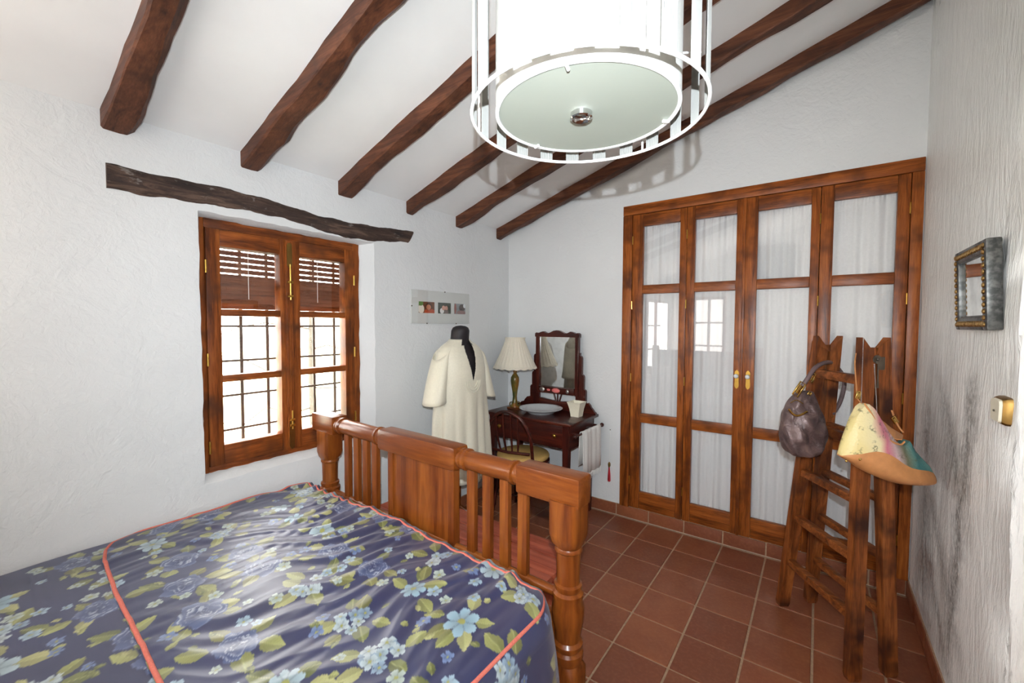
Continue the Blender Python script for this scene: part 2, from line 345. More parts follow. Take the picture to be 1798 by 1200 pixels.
# walls
def wall_with_hole(name, plane, rng, hole, thick, mat, label, rings=None, jitter=0.0, topfn=None):
    """plane 'x' (wall at x=0, body to -x) or 'y' (wall at y=0, body to +y); rng=(a0,a1,z0,z1), hole=(a0,a1,z0,z1)"""
    P = (lambda d, a, z: (-d, a, z)) if plane == 'x' else (lambda d, a, z: (a, d, z))
    a0, a1, z0, z1 = rng; b = B()
    tp = topfn or (lambda a: z1)
    rs = rings or [(0.0, hole), (thick, hole)]
    def ringpts(d, h, N=26):
        p = []; q0, q1, r0, r1 = h
        for k in range(N): p.append((lerp(q0, q1, k/N), r0))
        for k in range(N): p.append((q1, lerp(r0, r1, k/N)))
        for k in range(N): p.append((lerp(q1, q0, k/N), r1))
        for k in range(N): p.append((q0, lerp(r1, r0, k/N)))
        return p
    R = []
    for d, h in rs:
        R.append([Vector(P(d, aa, zz)) for aa, zz in ringpts(d, h)])
    if jitter:
        for ri, r in enumerate(R[:-1]):
            for v in r:
                v += Vector((random.uniform(-1, 1)*.4, random.uniform(-1, 1), random.uniform(-1, 1)))*jitter if plane == 'x' else Vector((0, 0, 0))
    # reveal
    n = len(R[0]); vs = [v for r in R for v in r]; fs = []
    for i in range(len(R)-1):
        for k in range(n): fs.append((i*n+k, i*n+(k+1) % n, (i+1)*n+(k+1) % n, (i+1)*n+k))
    b.add(vs, fs)
    # faces round the opening, front and back
    for d, r in ((rs[0][0], R[0]), (rs[-1][0], R[-1])):
        N = n//4
        bot, rgt, top, lft = r[0:N+1], r[N:2*N+1], r[2*N:3*N+1], r[3*N:]+[r[0]]
        ax = (lambda v: v.y) if plane == 'x' else (lambda v: v.x)
        def strip(edge, far):
            vs = list(edge)+list(far); m = len(edge); b.add(vs, [(k, k+1, m+k+1, m+k) for k in range(m-1)])
        strip(bot, [Vector(P(d, ax(v), z0)) for v in bot]); strip(top, [Vector(P(d, ax(v), tp(ax(v)))) for v in top])
        strip(rgt, [Vector(P(d, a1, v.z)) for v in rgt]); strip(lft, [Vector(P(d, a0, v.z)) for v in lft])
        h = [v for v in (bot[0], rgt[0], top[0], lft[0])]
        for (c, aa, sgn) in ((bot[0], a0, 0), (rgt[0], a1, 0)):
            b.add([c, P(d, ax(c), z0), P(d, aa, z0), P(d, aa, c.z)], [(0, 1, 2, 3)])
        for (c, aa) in ((top[0], a1), (lft[0], a0)):
            b.add([c, P(d, ax(c), tp(ax(c))), P(d, aa, tp(aa)), P(d, aa, c.z)], [(0, 1, 2, 3)])
    o = b.build(name, mat, None, 50, (0, 0, 0)); return tag(o, label, 'wall', kind='structure')
# window wall
WY0, WY1, WZ0, WZ1 = -2.366, -1.512, .755, 1.967
wall_with_hole('wall_left', 'x', (YF, .02, -.02, 2.34), None, .30, 'plaster', 'white plastered wall with the window',
    [(0.0, (-2.368, -1.432, .722, 1.985)), (.010, (-2.366, -1.452, .732, 1.980)), (.030, (-2.362, -1.490, .747, 1.972)), (.052, (-2.360, -1.513, .757, 1.966)), (.30, (-2.37, -1.50, .74, 1.98))], .0028)
# wardrobe wall (gable: follows the slope)
wall_with_hole('wall_back', 'y', (-.02, W+.6, -.02, 3.4), (1.11, 2.695, .095, 2.33), .12, 'plaster', 'white plastered wall with the wardrobe doors', topfn=lambda a: ceil_z(a)+.06)
# right-hand wall block, rounded free corner
def rblock():
    b = B(); y1 = -1.432; rc = .035; prof = [(W, .02), (W, -.3), (W, -.6), (W, -.9), (W, -1.2), (W, y1+rc)]
    for k in range(1, 7): a = PI/2*k/6; prof.append((W+rc-rc*math.cos(a), y1+rc-rc*math.sin(a)))
    prof += [(W+.4, y1), (XR, y1), (XR, .02)]
    zs = np.linspace(-.02, 3.75, 60); rings = []
    for z in zs:
        ring = []
        for i, (x, y) in enumerate(prof):
            lean = .006*(z-1.2) if x <= W+.05 else 0
            wob = .007*math.sin(5.1*z+i*.9)+.005*math.sin(13*z+2*i) if 5 <= i <= 12 else 0
            ring.append((x-lean*.0+wob*.8, y+wob, z))
        rings.append(ring)
    b.loft(rings); o = b.build('wall_right', 'plaster_rough', None, 60, (0, 0, 0)); return tag(o, 'rough white plastered right-hand wall with a rounded end corner and grey stains', 'wall', kind='structure')
rblock()
# walls out of view behind the camera, each with its window opening
def plain_wall(name, a, b, label): return tag(box(name, a, b, 'plaster', None, 0, (0, 0, 0)), label, 'wall', kind='structure')
plain_wall('wall_front', (-.3, YF-.2, -.02), (XR+.2, YF, 3.8), 'white wall behind the camera')
plain_wall('wall_side', (XR, YF, -.02), (XR+.2, -1.43, 3.8), 'white wall of the side passage beyond the corner')
def rear_window(name, label, P, a0, a1, z0, z1):
    r = thing(name, label, 'window', tuple(P((a0+a1)/2, .02, z0)), kind='structure'); am = (a0+a1)/2
    for (u0, u1, v0, v1) in ((a0-.05, a0, z0-.05, z1+.05), (a1, a1+.05, z0-.05, z1+.05), (a0, a1, z0-.05, z0), (a0, a1, z1, z1+.05), (am-.02, am+.02, z0, z1)):
        p, q = P(u0, .045, v0), P(u1, .09, v1); box('window_frame', tuple(min(c, d) for c, d in zip(p, q)), tuple(max(c, d) for c, d in zip(p, q)), 'winZ', r, .003)
    for z in (z0+(z1-z0)*.36, z0+(z1-z0)*.68):
        for u0, u1 in ((a0, am-.02), (am+.02, a1)):
            p, q = P(u0, .05, z-.014), P(u1, .085, z+.014); box('rail', tuple(min(c, d) for c, d in zip(p, q)), tuple(max(c, d) for c, d in zip(p, q)), 'winY', r, .002)
rear_window('window_2', 'casement window in the left wall behind the camera', lambda a, d, z: (d, a, z), -4.50, -3.60, .65, 1.85)
rear_window('window_3', 'narrow casement window in the rear wall behind the camera', lambda a, d, z: (a, YF+d, z), .59, 1.01, .70, 1.90)
# ceiling slab
b = B(); b.prism([(-.3, ceil_z(-.3)), (XR+.2, ceil_z(XR+.2)), (XR+.2, ceil_z(XR+.2)+.1), (-.3, ceil_z(-.3)+.1)], lambda a, z, d: (a, d, z), YF-.2, .14)
tag(b.build('ceiling', 'ceiling', None, None, (0, 0, 0)), 'white sloping ceiling between the beams', 'ceiling', kind='structure')
# closet behind the glazed doors
b = B()
for a_, b_ in (((1.0, .62, 0), (2.8, .66, 2.5)), ((1.0, .12, 0), (1.06, .62, 2.5)), ((2.74, .12, 0), (2.8, .62, 2.5)), ((1.0, .12, 0), (2.8, .62, .07)), ((1.0, .12, 2.4), (2.8, .62, 2.46))): b.box(a_, b_)
tag(b.build('wall_closet', 'ceiling', None, None, (0, 0, 0)), 'plain white inside of the wardrobe behind the curtains', 'wall', kind='structure')
# skirting of terracotta tiles
def skirting(name, label, pieces):
    r = thing(name, label, 'baseboard', (0, 0, 0), kind='structure')
    for a, b_ in pieces: box('skirting_tile', a, b_, 'tile', r, .003)
    return r
ps = []
for i in range(-5, 7):
    x0 = GX0+.25*i+.004; x1 = x0+.242
    x0 = max(x0, .012); x1 = min(x1, W-.014)
    if x1-x0 > .03: ps.append(((x0, -.012, .006), (x1, .0, .088)))
bb = skirting('baseboard_back', 'row of terracotta skirting tiles below the wardrobe doors', ps); box('grout_bed', (.0, -.006, .0), (W-.002, .0, .0895), 'grout', bb, 0)
ps = []
for j in range(9):
    y1 = -.014-.25*j; y0 = y1-.242
    if j < 6: ps.append(((W-.012, max(y0, -1.40), .006), (W+.004, y1, .088)))
bb = skirting('baseboard_right', 'terracotta skirting tiles along the stained right-hand wall', ps+[((W+.04+.25*k, -1.444, .006), (W+.282+.25*k, -1.431, .088)) for k in range(4)]); box('grout_bed', (W-.006, -1.395, 0), (W+.004, -.005, .0895), 'grout', bb, 0)
ps = [((0, -.014-.25*j-.242, .006), (.012, -.014-.25*j, .088)) for j in range(8)]
bb = skirting('baseboard_left', 'terracotta skirting tiles along the window wall behind the bed foot', ps); box('grout_bed', (0, -2.02, 0), (.006, -.005, .0895), 'grout', bb, 0)
# ------------------------------------------------------------------ ceiling beams
def beam(yc, wd, hz, zb, label, seed, notch=None, x1=2.76):
    rnd = random.Random(seed); ph = [rnd.uniform(0, 6.28) for _ in range(12)]
    b = B(); rings = []
    X0 = -.04; N = 70
    ln = Vector((1, 0, SLOPE)).normalized()
    for i in range(N+1):
        x = lerp(X0, x1, i/N)
        wl = .004*math.sin(7*x+ph[0])+.003*math.sin(17*x+ph[1])+.0015*math.sin(41*x+ph[2])
        wr = .006*math.sin(6*x+ph[3])+.004*math.sin(15*x+ph[4])+.002*math.sin(37*x+ph[5])
        wb = .003*math.sin(8*x+ph[6])+.002*math.sin(19*x+ph[7])
        yl = yc-wd/2+wl*.6; yr = yc+wd/2+wr; zt = ceil_z(x)+.02; zo = ceil_z(x)-hz+wb
        c = .010+.004*math.sin(9*x+ph[8])
        if notch:
            k = math.exp(-((x-notch)/.13)**2); yr += .012*math.exp(-((x-notch+.16)/.05)**2); zo += .014*k*(1 if x < notch else .6)
        rings.append([(x, yl, zt), (x, yl, zo+c*.7), (x, yl+c*.6, zo), (x, lerp(yl, yr, .5), zo-.002), (x, yr-c*2.2, zo), (x, yr-.3*c, zo+c*1.6), (x, yr, zo+c*3), (x, yr, zt)])
    b.loft(rings); o = b.build('ceiling_beam', 'beam', None, 28, (0, yc, zb))
    tag(o, label, 'beam', 'rough dark beams under the sloping ceiling'); return o
beam(-.140, .085, .082, 2.2, 'rough dark brown ceiling beam lying against the wardrobe wall', 1)
beam(-.647, .085, .078, 2.2, 'rough brown ceiling beam, second from the wardrobe wall', 2)
beam(-1.128, .095, .078, 2.2, 'rough brown ceiling beam, third from the wardrobe wall, passing behind the pendant lamp', 3)
beam(-1.630, .098, .076, 2.2, 'rough brown ceiling beam, fourth from the wardrobe wall, meeting the left edge of the pendant lamp', 4, None, 3.6)
beam(-2.136, .098, .074, 2.2, 'brown ceiling beam with a pale hollow and dark knot, fifth from the wardrobe wall', 5, .42, 3.9)
beam(-2.630, .098, .070, 2.2, 'wide brown ceiling beam farthest left, above the end of the dark lintel', 6, None, 3.9)
# ------------------------------------------------------------------ window lintel
ys = [-2.672, -2.55, -2.36, -2.2, -1.98, -1.80, -1.65, -1.5, -1.35, -1.22, -1.172]
zb_ = [2.006, 2.004, 2.015, 2.027, 2.025, 2.000, 1.987, 1.992, 2.006, 2.024, 2.030]; zt_ = [2.101, 2.104, 2.113, 2.110, 2.100, 2.085, 2.078, 2.084, 2.098, 2.112, 2.114]
b = B(); rings = []; N = 90
for i in range(N+1):
    y = lerp(-2.672, -1.160, i/N); z0 = interp(y, ys, zb_)+.003*math.sin(40*y)+random.uniform(-.0015, .0015); z1 = interp(y, ys, zt_)+.003*math.sin(33*y+1)+random.uniform(-.0015, .0015)
    e = .5*sm((y+1.26)/.1); f = lambda yy, zz: yy+(.048*(zz-z0)/(z1-z0) if i == N else 0)
    dx = .012+.004*math.sin(11*y)
    rings.append([(-.05, f(y, z0), z0), (dx-.010, f(y, z0), z0), (dx, f(y, z0+.012), z0+.012), (dx+.002, f(y, (z0+z1)/2), (z0+z1)/2), (dx, f(y, z1-.014), z1-.014), (dx-.012, f(y, z1), z1), (-.05, f(y, z1), z1)])
b.loft(rings); o = b.build('window_lintel', 'lintel', None, 40, (0, -1.92, 2.0)); tag(o, 'crooked blackened wooden lintel set in the plaster above the window', 'lintel')
# ------------------------------------------------------------------ window
win = thing('window_1', 'brown wooden two-leaf casement window with brass bolts', 'window', (-.05, -1.94, .755), kind='structure')
fx0, fx1 = -.125, -.050
def wframe(name, y0, y1, z0, z1, wl, wr, wb, wt, x0, x1, par, mk='win'):
    box(name, (x0, y0, z0), (x1, y0+wl, z1), mk+'Z', par, .003); box(name, (x0, y1-wr, z0), (x1, y1, z1), mk+'Z', par, .003)
    box(name, (x0, y0+wl, z0), (x1, y1-wr, z0+wb), mk+'Y', par, .003); box(name, (x0, y0+wl, z1-wt), (x1, y1-wr, z1), mk+'Y', par, .003)
wframe('window_frame', -2.372, -1.502, .748, 1.976, .040, .050, .036, .052, fx0, fx1, win)
def sash(y0, y1, g0, g1):
    z0, z1 = .786, 1.922; gz = [(.880, 1.186), (1.220, 1.508), (1.542, 1.842)]
    s = B().box((-.10, y0, z0), (-.036, g0, z1), .003).build('sash', 'winZ', win, 30)
    box('stile', (-.10, g1, z0), (-.036, y1, z1), 'winZ', s)
    for a, c in ((z0, .880), (1.186, 1.220), (1.508, 1.542), (1.842, z1)):
        r_ = box('rail', (-.098 if a < 1.0 or a > 1.8 else -.090, g0, a), (-.038, g1, c), 'winY', s, .004)
    for a, c in gz: box('pane', (-.072, g0-.004, a-.004), (-.068, g1+.004, c+.004), 'glass', s, 0)
    return s
s1 = sash(-2.331, -1.9505, -2.272, -1.996); s2 = sash(-1.9495, -1.556, -1.890, -1.616)
# ribbed cover strip between the leaves
b = B(); b.box((-.038, -1.972, .790), (-.024, -1.934, 1.918), .004)
for k in range(3): b.box((-.026, -1.967+.011*k, 1.02), (-.0205, -1.961+.011*k, 1.64), .002)
b.build('cover_strip', 'winZ', win, 30)
def bolt(z0, z1, rod0, rod1):
    p = B(); n = 10; zz = (z0+z1)/2
    poly = [(-.013, z0+.014), (-.006, z0), (.006, z0), (.013, z0+.014), (.013, z1-.010), (.007, z1), (-.007, z1), (-.013, z1-.010)]
    p.prism(poly, lambda a, z, d: (d, -1.953+a, z), -.024, -.018)
    o = p.build('bolt_plate', 'oldbrass', win)
    B().tube([(-.013, -1.953, rod0), (-.013, -1.953, rod1)], .004, 8).build('bolt_rod', 'brass', o, 40)
    for z in (rod0+.02, (rod0+rod1)/2): box('bolt_guide', (-.022, -1.966, z-.006), (-.008, -1.940, z+.006), 'brass', o, .002)
bolt(1.775, 1.905, 1.60, 1.79); bolt(.79, .94, .90, 1.0)
for y, zs_ in ((-2.333, (1.74, 1.30, .88)), (-1.556, (1.74, 1.30, .90))):
    for z in zs_: B().lathe([(.0055, -.03), (.0055, .03)], 10, (-.034, y, z)).build('hinge', 'brass', win, 40)
# wooden roll-up blind outside the panes
bl = thing('roller_blind', 'brown wooden slatted blind let down over the top of the window', 'blind', (-.17, -1.94, 1.58))
z = 1.905
for k in range(12):
    hgt, gap = (.0235, .0065) if k < 6 else (.0262, -.0015)
    box('slat', (-.176, -2.345, z-hgt), (-.166, -1.535, z), 'slat', bl, .003); z -= hgt+gap
box('bottom_bar', (-.182, -2.345, z-.03), (-.162, -1.535, z), 'winY', bl, .004)
for y in (-2.10, -1.72): B().tube([(-.160, y, 1.90), (-.160, y, 1.60)], .0018, 6).build('blind_cord', 'towel', bl)
# iron grille
gr = thing('window_grille', 'dark iron security grille of crossed bars outside the window', 'grille', (-.25, -1.94, .74))
for y in (-2.245, -2.107, -1.972, -1.836, -1.699, -1.563): box('upright_bar', (-.256, y-.008, .742), (-.244, y+.008, 1.978), 'iron', gr, .002)
for z in (.905, 1.088, 1.273, 1.458, 1.64, 1.82): box('cross_bar', (-.244, -2.366, z-.006), (-.236, -1.504, z+.006), 'iron', gr, .002)
# outdoors: pale ground and bare twigs
gd = box('ground', (-40, -40, -1.2), (-.32, 40, -1.0), 'ground', None, 0, (-5, -2, -1.0)); tag(gd, 'bright pale ground outside the window', 'ground', kind='structure')
bt = thing('bare_tree', 'thin bare tree outside the right-hand window leaf', 'tree', (-1.5, -1.0, -1.0))
B().tube([(-1.5, -1.0, -1.0), (-1.48, -1.02, 0), (-1.5, -1.04, 1.0), (-1.46, -1.05, 2.2)], [.05, .04, .03, .012], 10).build('trunk', 'iron', bt, 60)
for k in range(7):
    z = .7+.18*k; sg = -1 if k % 2 else 1; b = B(); p0 = Vector((-1.49, -1.03, z)); pts = [p0+Vector((random.uniform(-.03, .03), -sg*.16*q if sg < 0 else -.20*q, .05*q*random.uniform(-1, 1.2))) for q in range(6)]
    b.tube(pts, [lerp(.009, .002, q/5) for q in range(6)], 6)
    for q in range(1, 6): b.tube([pts[q], pts[q]+Vector((random.uniform(-.05, .05), random.uniform(-.1, .05), random.uniform(-.07, .09)))], [.003, .0012], 5)
    b.build('branch', 'iron', bt, 60)
# ------------------------------------------------------------------ wardrobe doors
tr_ = thing('trim_1', 'orange-brown wooden casing round the wardrobe doors', 'door frame', (1.9, -.01, .09), kind='structure')
box('casing', (1.083, -.024, .0895), (1.154, .03, 2.285), 'doorZ', tr_, .005); box('casing', (2.668, -.024, .0895), (2.717, .03, 2.285), 'doorZ', tr_, .005)
box('casing', (1.083, -.024, 2.286), (2.717, .03, 2.357), 'doorX', tr_, .005)
leafs = [(1.156, 1.537, 1.231, 1.492), (1.539, 1.887, 1.590, 1.843), (1.889, 2.280, 1.962, 2.236), (2.282, 2.666, 2.343, 2.614)]
labs = ['leftmost glazed wardrobe door leaf, next to the casing by the dressing table', 'glazed wardrobe door leaf with a brass handle on its right stile, left of centre',
        'glazed wardrobe door leaf with a brass handle on its left stile, right of centre', 'rightmost glazed wardrobe door leaf, behind the step ladder']
clabs = ['white gathered voile curtain behind the leftmost wardrobe leaf', 'white gathered voile curtain in the wardrobe leaf left of the handles', 'white gathered voile curtain in the wardrobe leaf right of the handles', 'white gathered voile curtain in the wardrobe leaf behind the ladder']
rows = [(.222, .748), (.816, 1.702), (1.766, 2.196)]
for i, (x0, x1, g0, g1) in enumerate(leafs):
    d = thing('door_%d' % (i+1), labs[i], 'door', ((x0+x1)/2, 0, .094), kind='structure'); z0, z1 = .094, 2.284
    yf = -.014
    box('stile', (x0, yf, z0), (g0, .024, z1), 'doorZ', d, .004); box('stile', (g1, yf, z0), (x1, .024, z1), 'doorZ', d, .004)
    for a, c in ((z0, rows[0][0]), (rows[0][1], rows[1][0]), (rows[1][1], rows[2][0]), (rows[2][1], z1)): box('rail', (g0, yf+.002, a), (g1, .022, c), 'doorX', d, .004)
    for a, c in rows:
        p = box('pane', (g0-.004, .004, a-.004), (g1+.004, .008, c+.004), 'glass', d, 0)
    hx = {0: x0, 1: x0, 2: x1, 3: x1}[i]
    for z in (2.10, 1.62, 1.08, .30): B().lathe([(.004, -.03), (.004, .03)], 8, (hx, yf-.003, z)).build('hinge', 'brass', d, 40)
    if i in (1, 2):
        hx = (g1+x1)/2 if i == 1 else (x0+g0)/2+.004
        poly = [(-.010, -.052), (0, -.062), (.010, -.052), (.013, -.04), (.011, 0), (.013, .04), (.010, .052), (0, .062), (-.010, .052), (-.013, .04), (-.011, 0), (-.013, -.04)]
        h = B().prism(poly, lambda a, z, dd: (hx+a, dd, 1.122+z), yf-.005, yf+.001).build('handle_plate', 'brass', d)
        B().lathe([(.004, 0), (.004, .016), (.012, .022), (.0145, .030), (.011, .038), (.002, .040)], 16, (hx, yf-.004, 1.145), Matrix.Rotation(PI/2, 4, 'X')).build('knob', 'china', h, 60)
    if i == 2: box('astragal', (1.880, yf-.008, z0), (1.897, yf+.001, z1), 'doorZ', d, .003)
    # curtain: gathered sheet with a ruffled head
    b = B(); nx = 90; xs = np.linspace(g0-.014, g1+.014, nx); zs_ = [.18, .20, .215, .24, .5, 1.0, 1.5, 2.0, 2.15, 2.185, 2.195, 2.205, 2.212, 2.222]; rings = []
    rnd = random.Random(i+50); ph = [rnd.uniform(0, 6) for _ in range(6)]
    def cy(x, z):
        am = 1.0 if z < 2.17 else 1.4
        return .040+am*(.004*math.sin(70*x+ph[0]+.4*math.sin(z*1.3))+.0035*math.sin(123*x+ph[1])+.003*math.sin(31*x+ph[2]))+(.004*math.sin(260*x+ph[3]) if z > 2.16 or z < .22 else 0)
    fr_ = [[Vector((x, cy(x, z), z)) for x in xs] for z in zs_]; bk = [[v+Vector((0, .0015, 0)) for v in r] for r in fr_]
    rr = [f+list(reversed(g)) for f, g in zip(fr_, bk)]; b.loft(rr)
    o = b.build('voile_curtain', 'curtain', None, 60, ((x0+x1)/2, .04, .18)); tag(o, clabs[i], 'curtain', 'voile curtains behind the wardrobe panes')
#@@OBJECTS
# ================================================================== THINGS
# ------------------------------------------------------------------ bed
BA = Vector((.075, -1.852, 0)); BB = Vector((1.702, -1.885, 0)); BX = (BB-BA).normalized(); BY = Vector((-BX.y, BX.x, 0)); BLEN = (BB-BA).length
def FB(s, d, z): return BA+BX*s+BY*d+Vector((0, 0, z))
MB = Matrix(((BX.x, BY.x, 0, BA.x), (BX.y, BY.y, 0, BA.y), (0, 0, 1, 0), (0, 0, 0, 1)))
bed = thing('bed', 'old brown wooden bed with slatted footboard and turned posts', 'bed', (.9, -2.87, 0))
def bpart(name, a, b_, mat, bev=.006, par=bed): return B().box(a, b_, bev, MB).build(name, mat, par, 30)
def post(s, sgn):
    b = B(); c = FB(s, 0, 0); hw = .052
    # square block that narrows into the turned part
    def sq(h, z, r): return [FB(s+h*math.copysign(abs(math.cos(a))**.35, math.cos(a)), h*math.copysign(abs(math.sin(a))**.35, math.sin(a)), z) for a in [2*PI*(k+.5)/24 for k in range(24)]]
    def ci(h, z): return [FB(s+h*math.cos(a), h*math.sin(a), z) for a in [2*PI*(k+.5)/24 for k in range(24)]]
    rings = [ci(.030, 0), ci(.040, .02), ci(.046, .06), ci(.040, .10), sq(.05, .115, 0), sq(.05, .34, 0), ci(.046, .365), ci(.052, .385), ci(.052, .40), ci(.044, .408), ci(.050, .42), ci(.050, .43), ci(.042, .44),
             ci(.045, .47), ci(.053, .51), ci(.054, .545), ci(.047, .575), ci(.051, .585), ci(.051, .597), ci(.042, .605), ci(.046, .615), ci(.046, .625), ci(.038, .63), ci(.039, .68), ci(.040, .732), ci(.045, .737), ci(.045, .745), ci(.042, .75),
             sq(.046, .765, 0), sq(hw, .79, 0), sq(hw, .905, 0)]
    b.loft(rings); return b.build('post', 'bedZ', bed, 35)
post(.105, -1); post(BLEN-.058, 1)
# top rail: three blocks joined by two turned lengths
bpart('rail_block', (.0, -.042, .898), (.205, .042, .990), 'bedX'); bpart('rail_block', (.585, -.044, .895), (1.085, .044, .992), 'bedX', .020); bpart('rail_block', (BLEN-.245, -.043, .892), (BLEN, .043, .990), 'bedX', .008)
def turned(s0, s1):
    L = s1-s0; R = Matrix.Rotation(PI/2, 4, 'Y'); b = B()
    prof = [(.030, -.02), (.036, -.008), (.041, .0), (.041, .008), (.034, .013), (.034, .017), (.043, .021), (.043, .032), (.035, .037), (.037, .05), (.039, L/2), (.037, L-.05), (.035, L-.037), (.043, L-.032), (.043, L-.021), (.034, L-.017), (.034, L-.013), (.041, L-.008), (.041, L), (.036, L+.008), (.030, L+.02)]
    b.lathe(prof, 24, (0, 0, 0), MB @ Matrix.Translation((s0, 0, .944)) @ R); return b.build('turned_rail', 'bedX', bed, 35)
turned(.212, .578); turned(1.092, BLEN-.252)
pn = bpart('panel', (.655, -.010, .50), (1.035, .010, .905), 'bedZ', .002)
bpart('panel_stile', (.632, -.018, .50), (.668, .018, .90), 'bedZ'); bpart('panel_stile', (1.022, -.018, .50), (1.058, .018, .90), 'bedZ')
for s in (.282, .365, .442, .518, 1.142, 1.222, 1.306, 1.388): bpart('slat', (s-.020, -.011, .52), (s+.020, .011, .925), 'bedZ', .003)
B().tube([FB(.13, 0, .575), FB(BLEN-.08, 0, .575)], .017, 12).build('lower_rail', 'bedX', bed, 40)
bpart('lower_board', (.13, -.014, .20), (BLEN-.10, .014, .51), 'bedX')
for s in (.09, BLEN-.10): bpart('side_rail', (s-.016, -1.98, .22), (s+.016, -.05, .36), 'bedY')
for s in (.105, BLEN-.058): B().box((s-.05, -2.03, 0), (s+.05, -1.95, 1.15), .012, MB).build('head_post', 'bedZ', bed, 30)
bpart('headboard', (.15, -2.01, .4), (BLEN-.1, -1.97, 1.08), 'bedX', .01)
# ------------------------------------------------------------------ bed linen: printed flowers painted on a fine grid
C_NAVY = np.array(lin((60, 64, 104))); PAL = {}
def paint(nu, nv, du, dv, seed):
    du, dv = du/1.38, dv/1.38
    rnd = random.Random(seed); img = np.empty((nv, nu, 3), np.float32); uu = (np.arange(nu)*du)[None, :]; vv = (np.arange(nv)*dv)[:, None]
    q = .5+.5*np.sin(uu*9+2*np.sin(vv*7))*np.sin(vv*11+uu*4); img[:] = C_NAVY*(0.88+.24*q[..., None])
    def win(cu, cv, R):
        i0, i1 = max(0, int((cu-R)/du)), min(nu, int((cu+R)/du)+2); j0, j1 = max(0, int((cv-R)/dv)), min(nv, int((cv+R)/dv)+2)
        if i1 <= i0 or j1 <= j0: return None
        return (slice(j0, j1), slice(i0, i1)), uu[:, i0:i1]-cu, vv[j0:j1]-cv
    def blend(sl, m, col): img[sl] = img[sl]*(1-m[..., None])+col*m[..., None]
    def leaf(cu, cv, L, Wd, ang, c):
        w_ = win(cu, cv, L)
        if not w_: return
        sl, x, y = w_; ca, sa = math.cos(ang), math.sin(ang); a = (x*ca+y*sa)/L; p = (-x*sa+y*ca)/Wd
        prof = np.clip(np.sin(np.clip(a, 0, 1)*PI)**.8*(1.15-.4*a), 0, 1)*.5; m = ((a > 0) & (a < 1) & (np.abs(p) < prof)).astype(np.float32)
        rib = np.clip(1-np.abs(p)*16, 0, 1)*.6; vein = (np.sin((a*1.0-np.abs(p)*.9)*42) > .55)*.30; side = np.where(p > 0, .78, 1.08)
        base = np.array(lin(c)); col = base*(side*(1-.25*vein)*(.8+.35*a))[..., None]; col = col*(1-rib[..., None])+np.array(lin((206, 208, 140)))*rib[..., None]; blend(sl, m, col)
    def daisy(cu, cv, R, npet, c, ph):
        w_ = win(cu, cv, R)
        if not w_: return
        sl, x, y = w_; r = np.sqrt(x*x+y*y)/R; th = np.arctan2(y, x)+ph; k = np.abs(np.cos(th*npet/2)); m = (r < .55+.45*k**.6).astype(np.float32)
        shade = .62+.5*np.clip(r, 0, 1)-.22*(k < .35); col = np.array(lin(c))*shade[..., None]; blend(sl, m, col)
        m2 = (r < .2).astype(np.float32); blend(sl, m2, np.array(lin((176, 176, 96))))
    def rose(cu, cv, R, ph):
        w_ = win(cu, cv, R*1.15)
        if not w_: return
        sl, x, y = w_; r = np.sqrt(x*x+(y*1.1)**2)/R; th = np.arctan2(y, x)+ph; edge = .92+.10*np.cos(5*th)+.05*np.cos(11*th+1); m = (r < edge).astype(np.float32)
        ring = (r*3.3+.32*np.sin(3*th+r*6)+.2*np.sin(5*th-r*9)) % 1.0; hi = np.clip((ring-.60)/.40, 0, 1)**1.3*(.62+.38*np.sin(th*2+r*4))
        dk = np.array(lin((56, 66, 112))); md = np.array(lin((98, 114, 160))); lt = np.array(lin((206, 214, 232)))
        b_ = np.clip(r*.9+.1*np.sin(4*th), 0, 1)[..., None]; col = dk*(1-b_)+md*b_; col = col*(1-hi[..., None])+lt*hi[..., None]; blend(sl, m, col)
    LV = ((162, 164, 98), (178, 180, 112), (132, 138, 78), (196, 194, 132), (150, 148, 88))
    step = .152; nc = 0
    for jj in range(int(nv*dv/step)+2):
        for ii in range(int(nu*du/step)+2):
            cu = (ii+.5*(jj % 2))*step+rnd.uniform(-.03, .03); cv = jj*step+rnd.uniform(-.03, .03); kind = rnd.random(); a0 = rnd.uniform(0, 6.28)
            for k in range(rnd.randint(4, 6)):
                a = a0+k*1.15+rnd.uniform(-.3, .3); d = rnd.uniform(.018, .045); leaf(cu+d*math.cos(a), cv+d*math.sin(a), rnd.uniform(.036, .062), rnd.uniform(.026, .040), a+rnd.uniform(-.5, .5), rnd.choice(LV))
            for k in range(rnd.randint(2, 4)):
                a = rnd.uniform(0, 6.28); d = rnd.uniform(.055, .075); leaf(cu+d*math.cos(a), cv+d*math.sin(a), rnd.uniform(.014, .026), rnd.uniform(.012, .016), a, rnd.choice(LV[1:4]))
            if kind < .42: rose(cu, cv, rnd.uniform(.040, .052), a0)
            elif kind < .72:
                for k in range(rnd.randint(7, 10)):
                    a = rnd.uniform(0, 6.28); d = .030*math.sqrt(rnd.random()); daisy(cu+d*math.cos(a), cv+d*math.sin(a), rnd.uniform(.013, .017), 5, rnd.choice(((186, 206, 216), (204, 218, 222), (160, 184, 206))), a)
            else: daisy(cu, cv, rnd.uniform(.030, .040), rnd.choice((6, 7, 8)), rnd.choice(((168, 200, 216), (188, 210, 220))), a0)
            for k in range(rnd.randint(2, 4)):
                a = rnd.uniform(0, 6.28); d = rnd.uniform(.05, .085); daisy(cu+d*math.cos(a), cv+d*math.sin(a), rnd.uniform(.010, .018), 5, rnd.choice(((178, 204, 222), (200, 214, 204), (128, 150, 196))), a)
    return (img*.63).reshape(-1, 3)
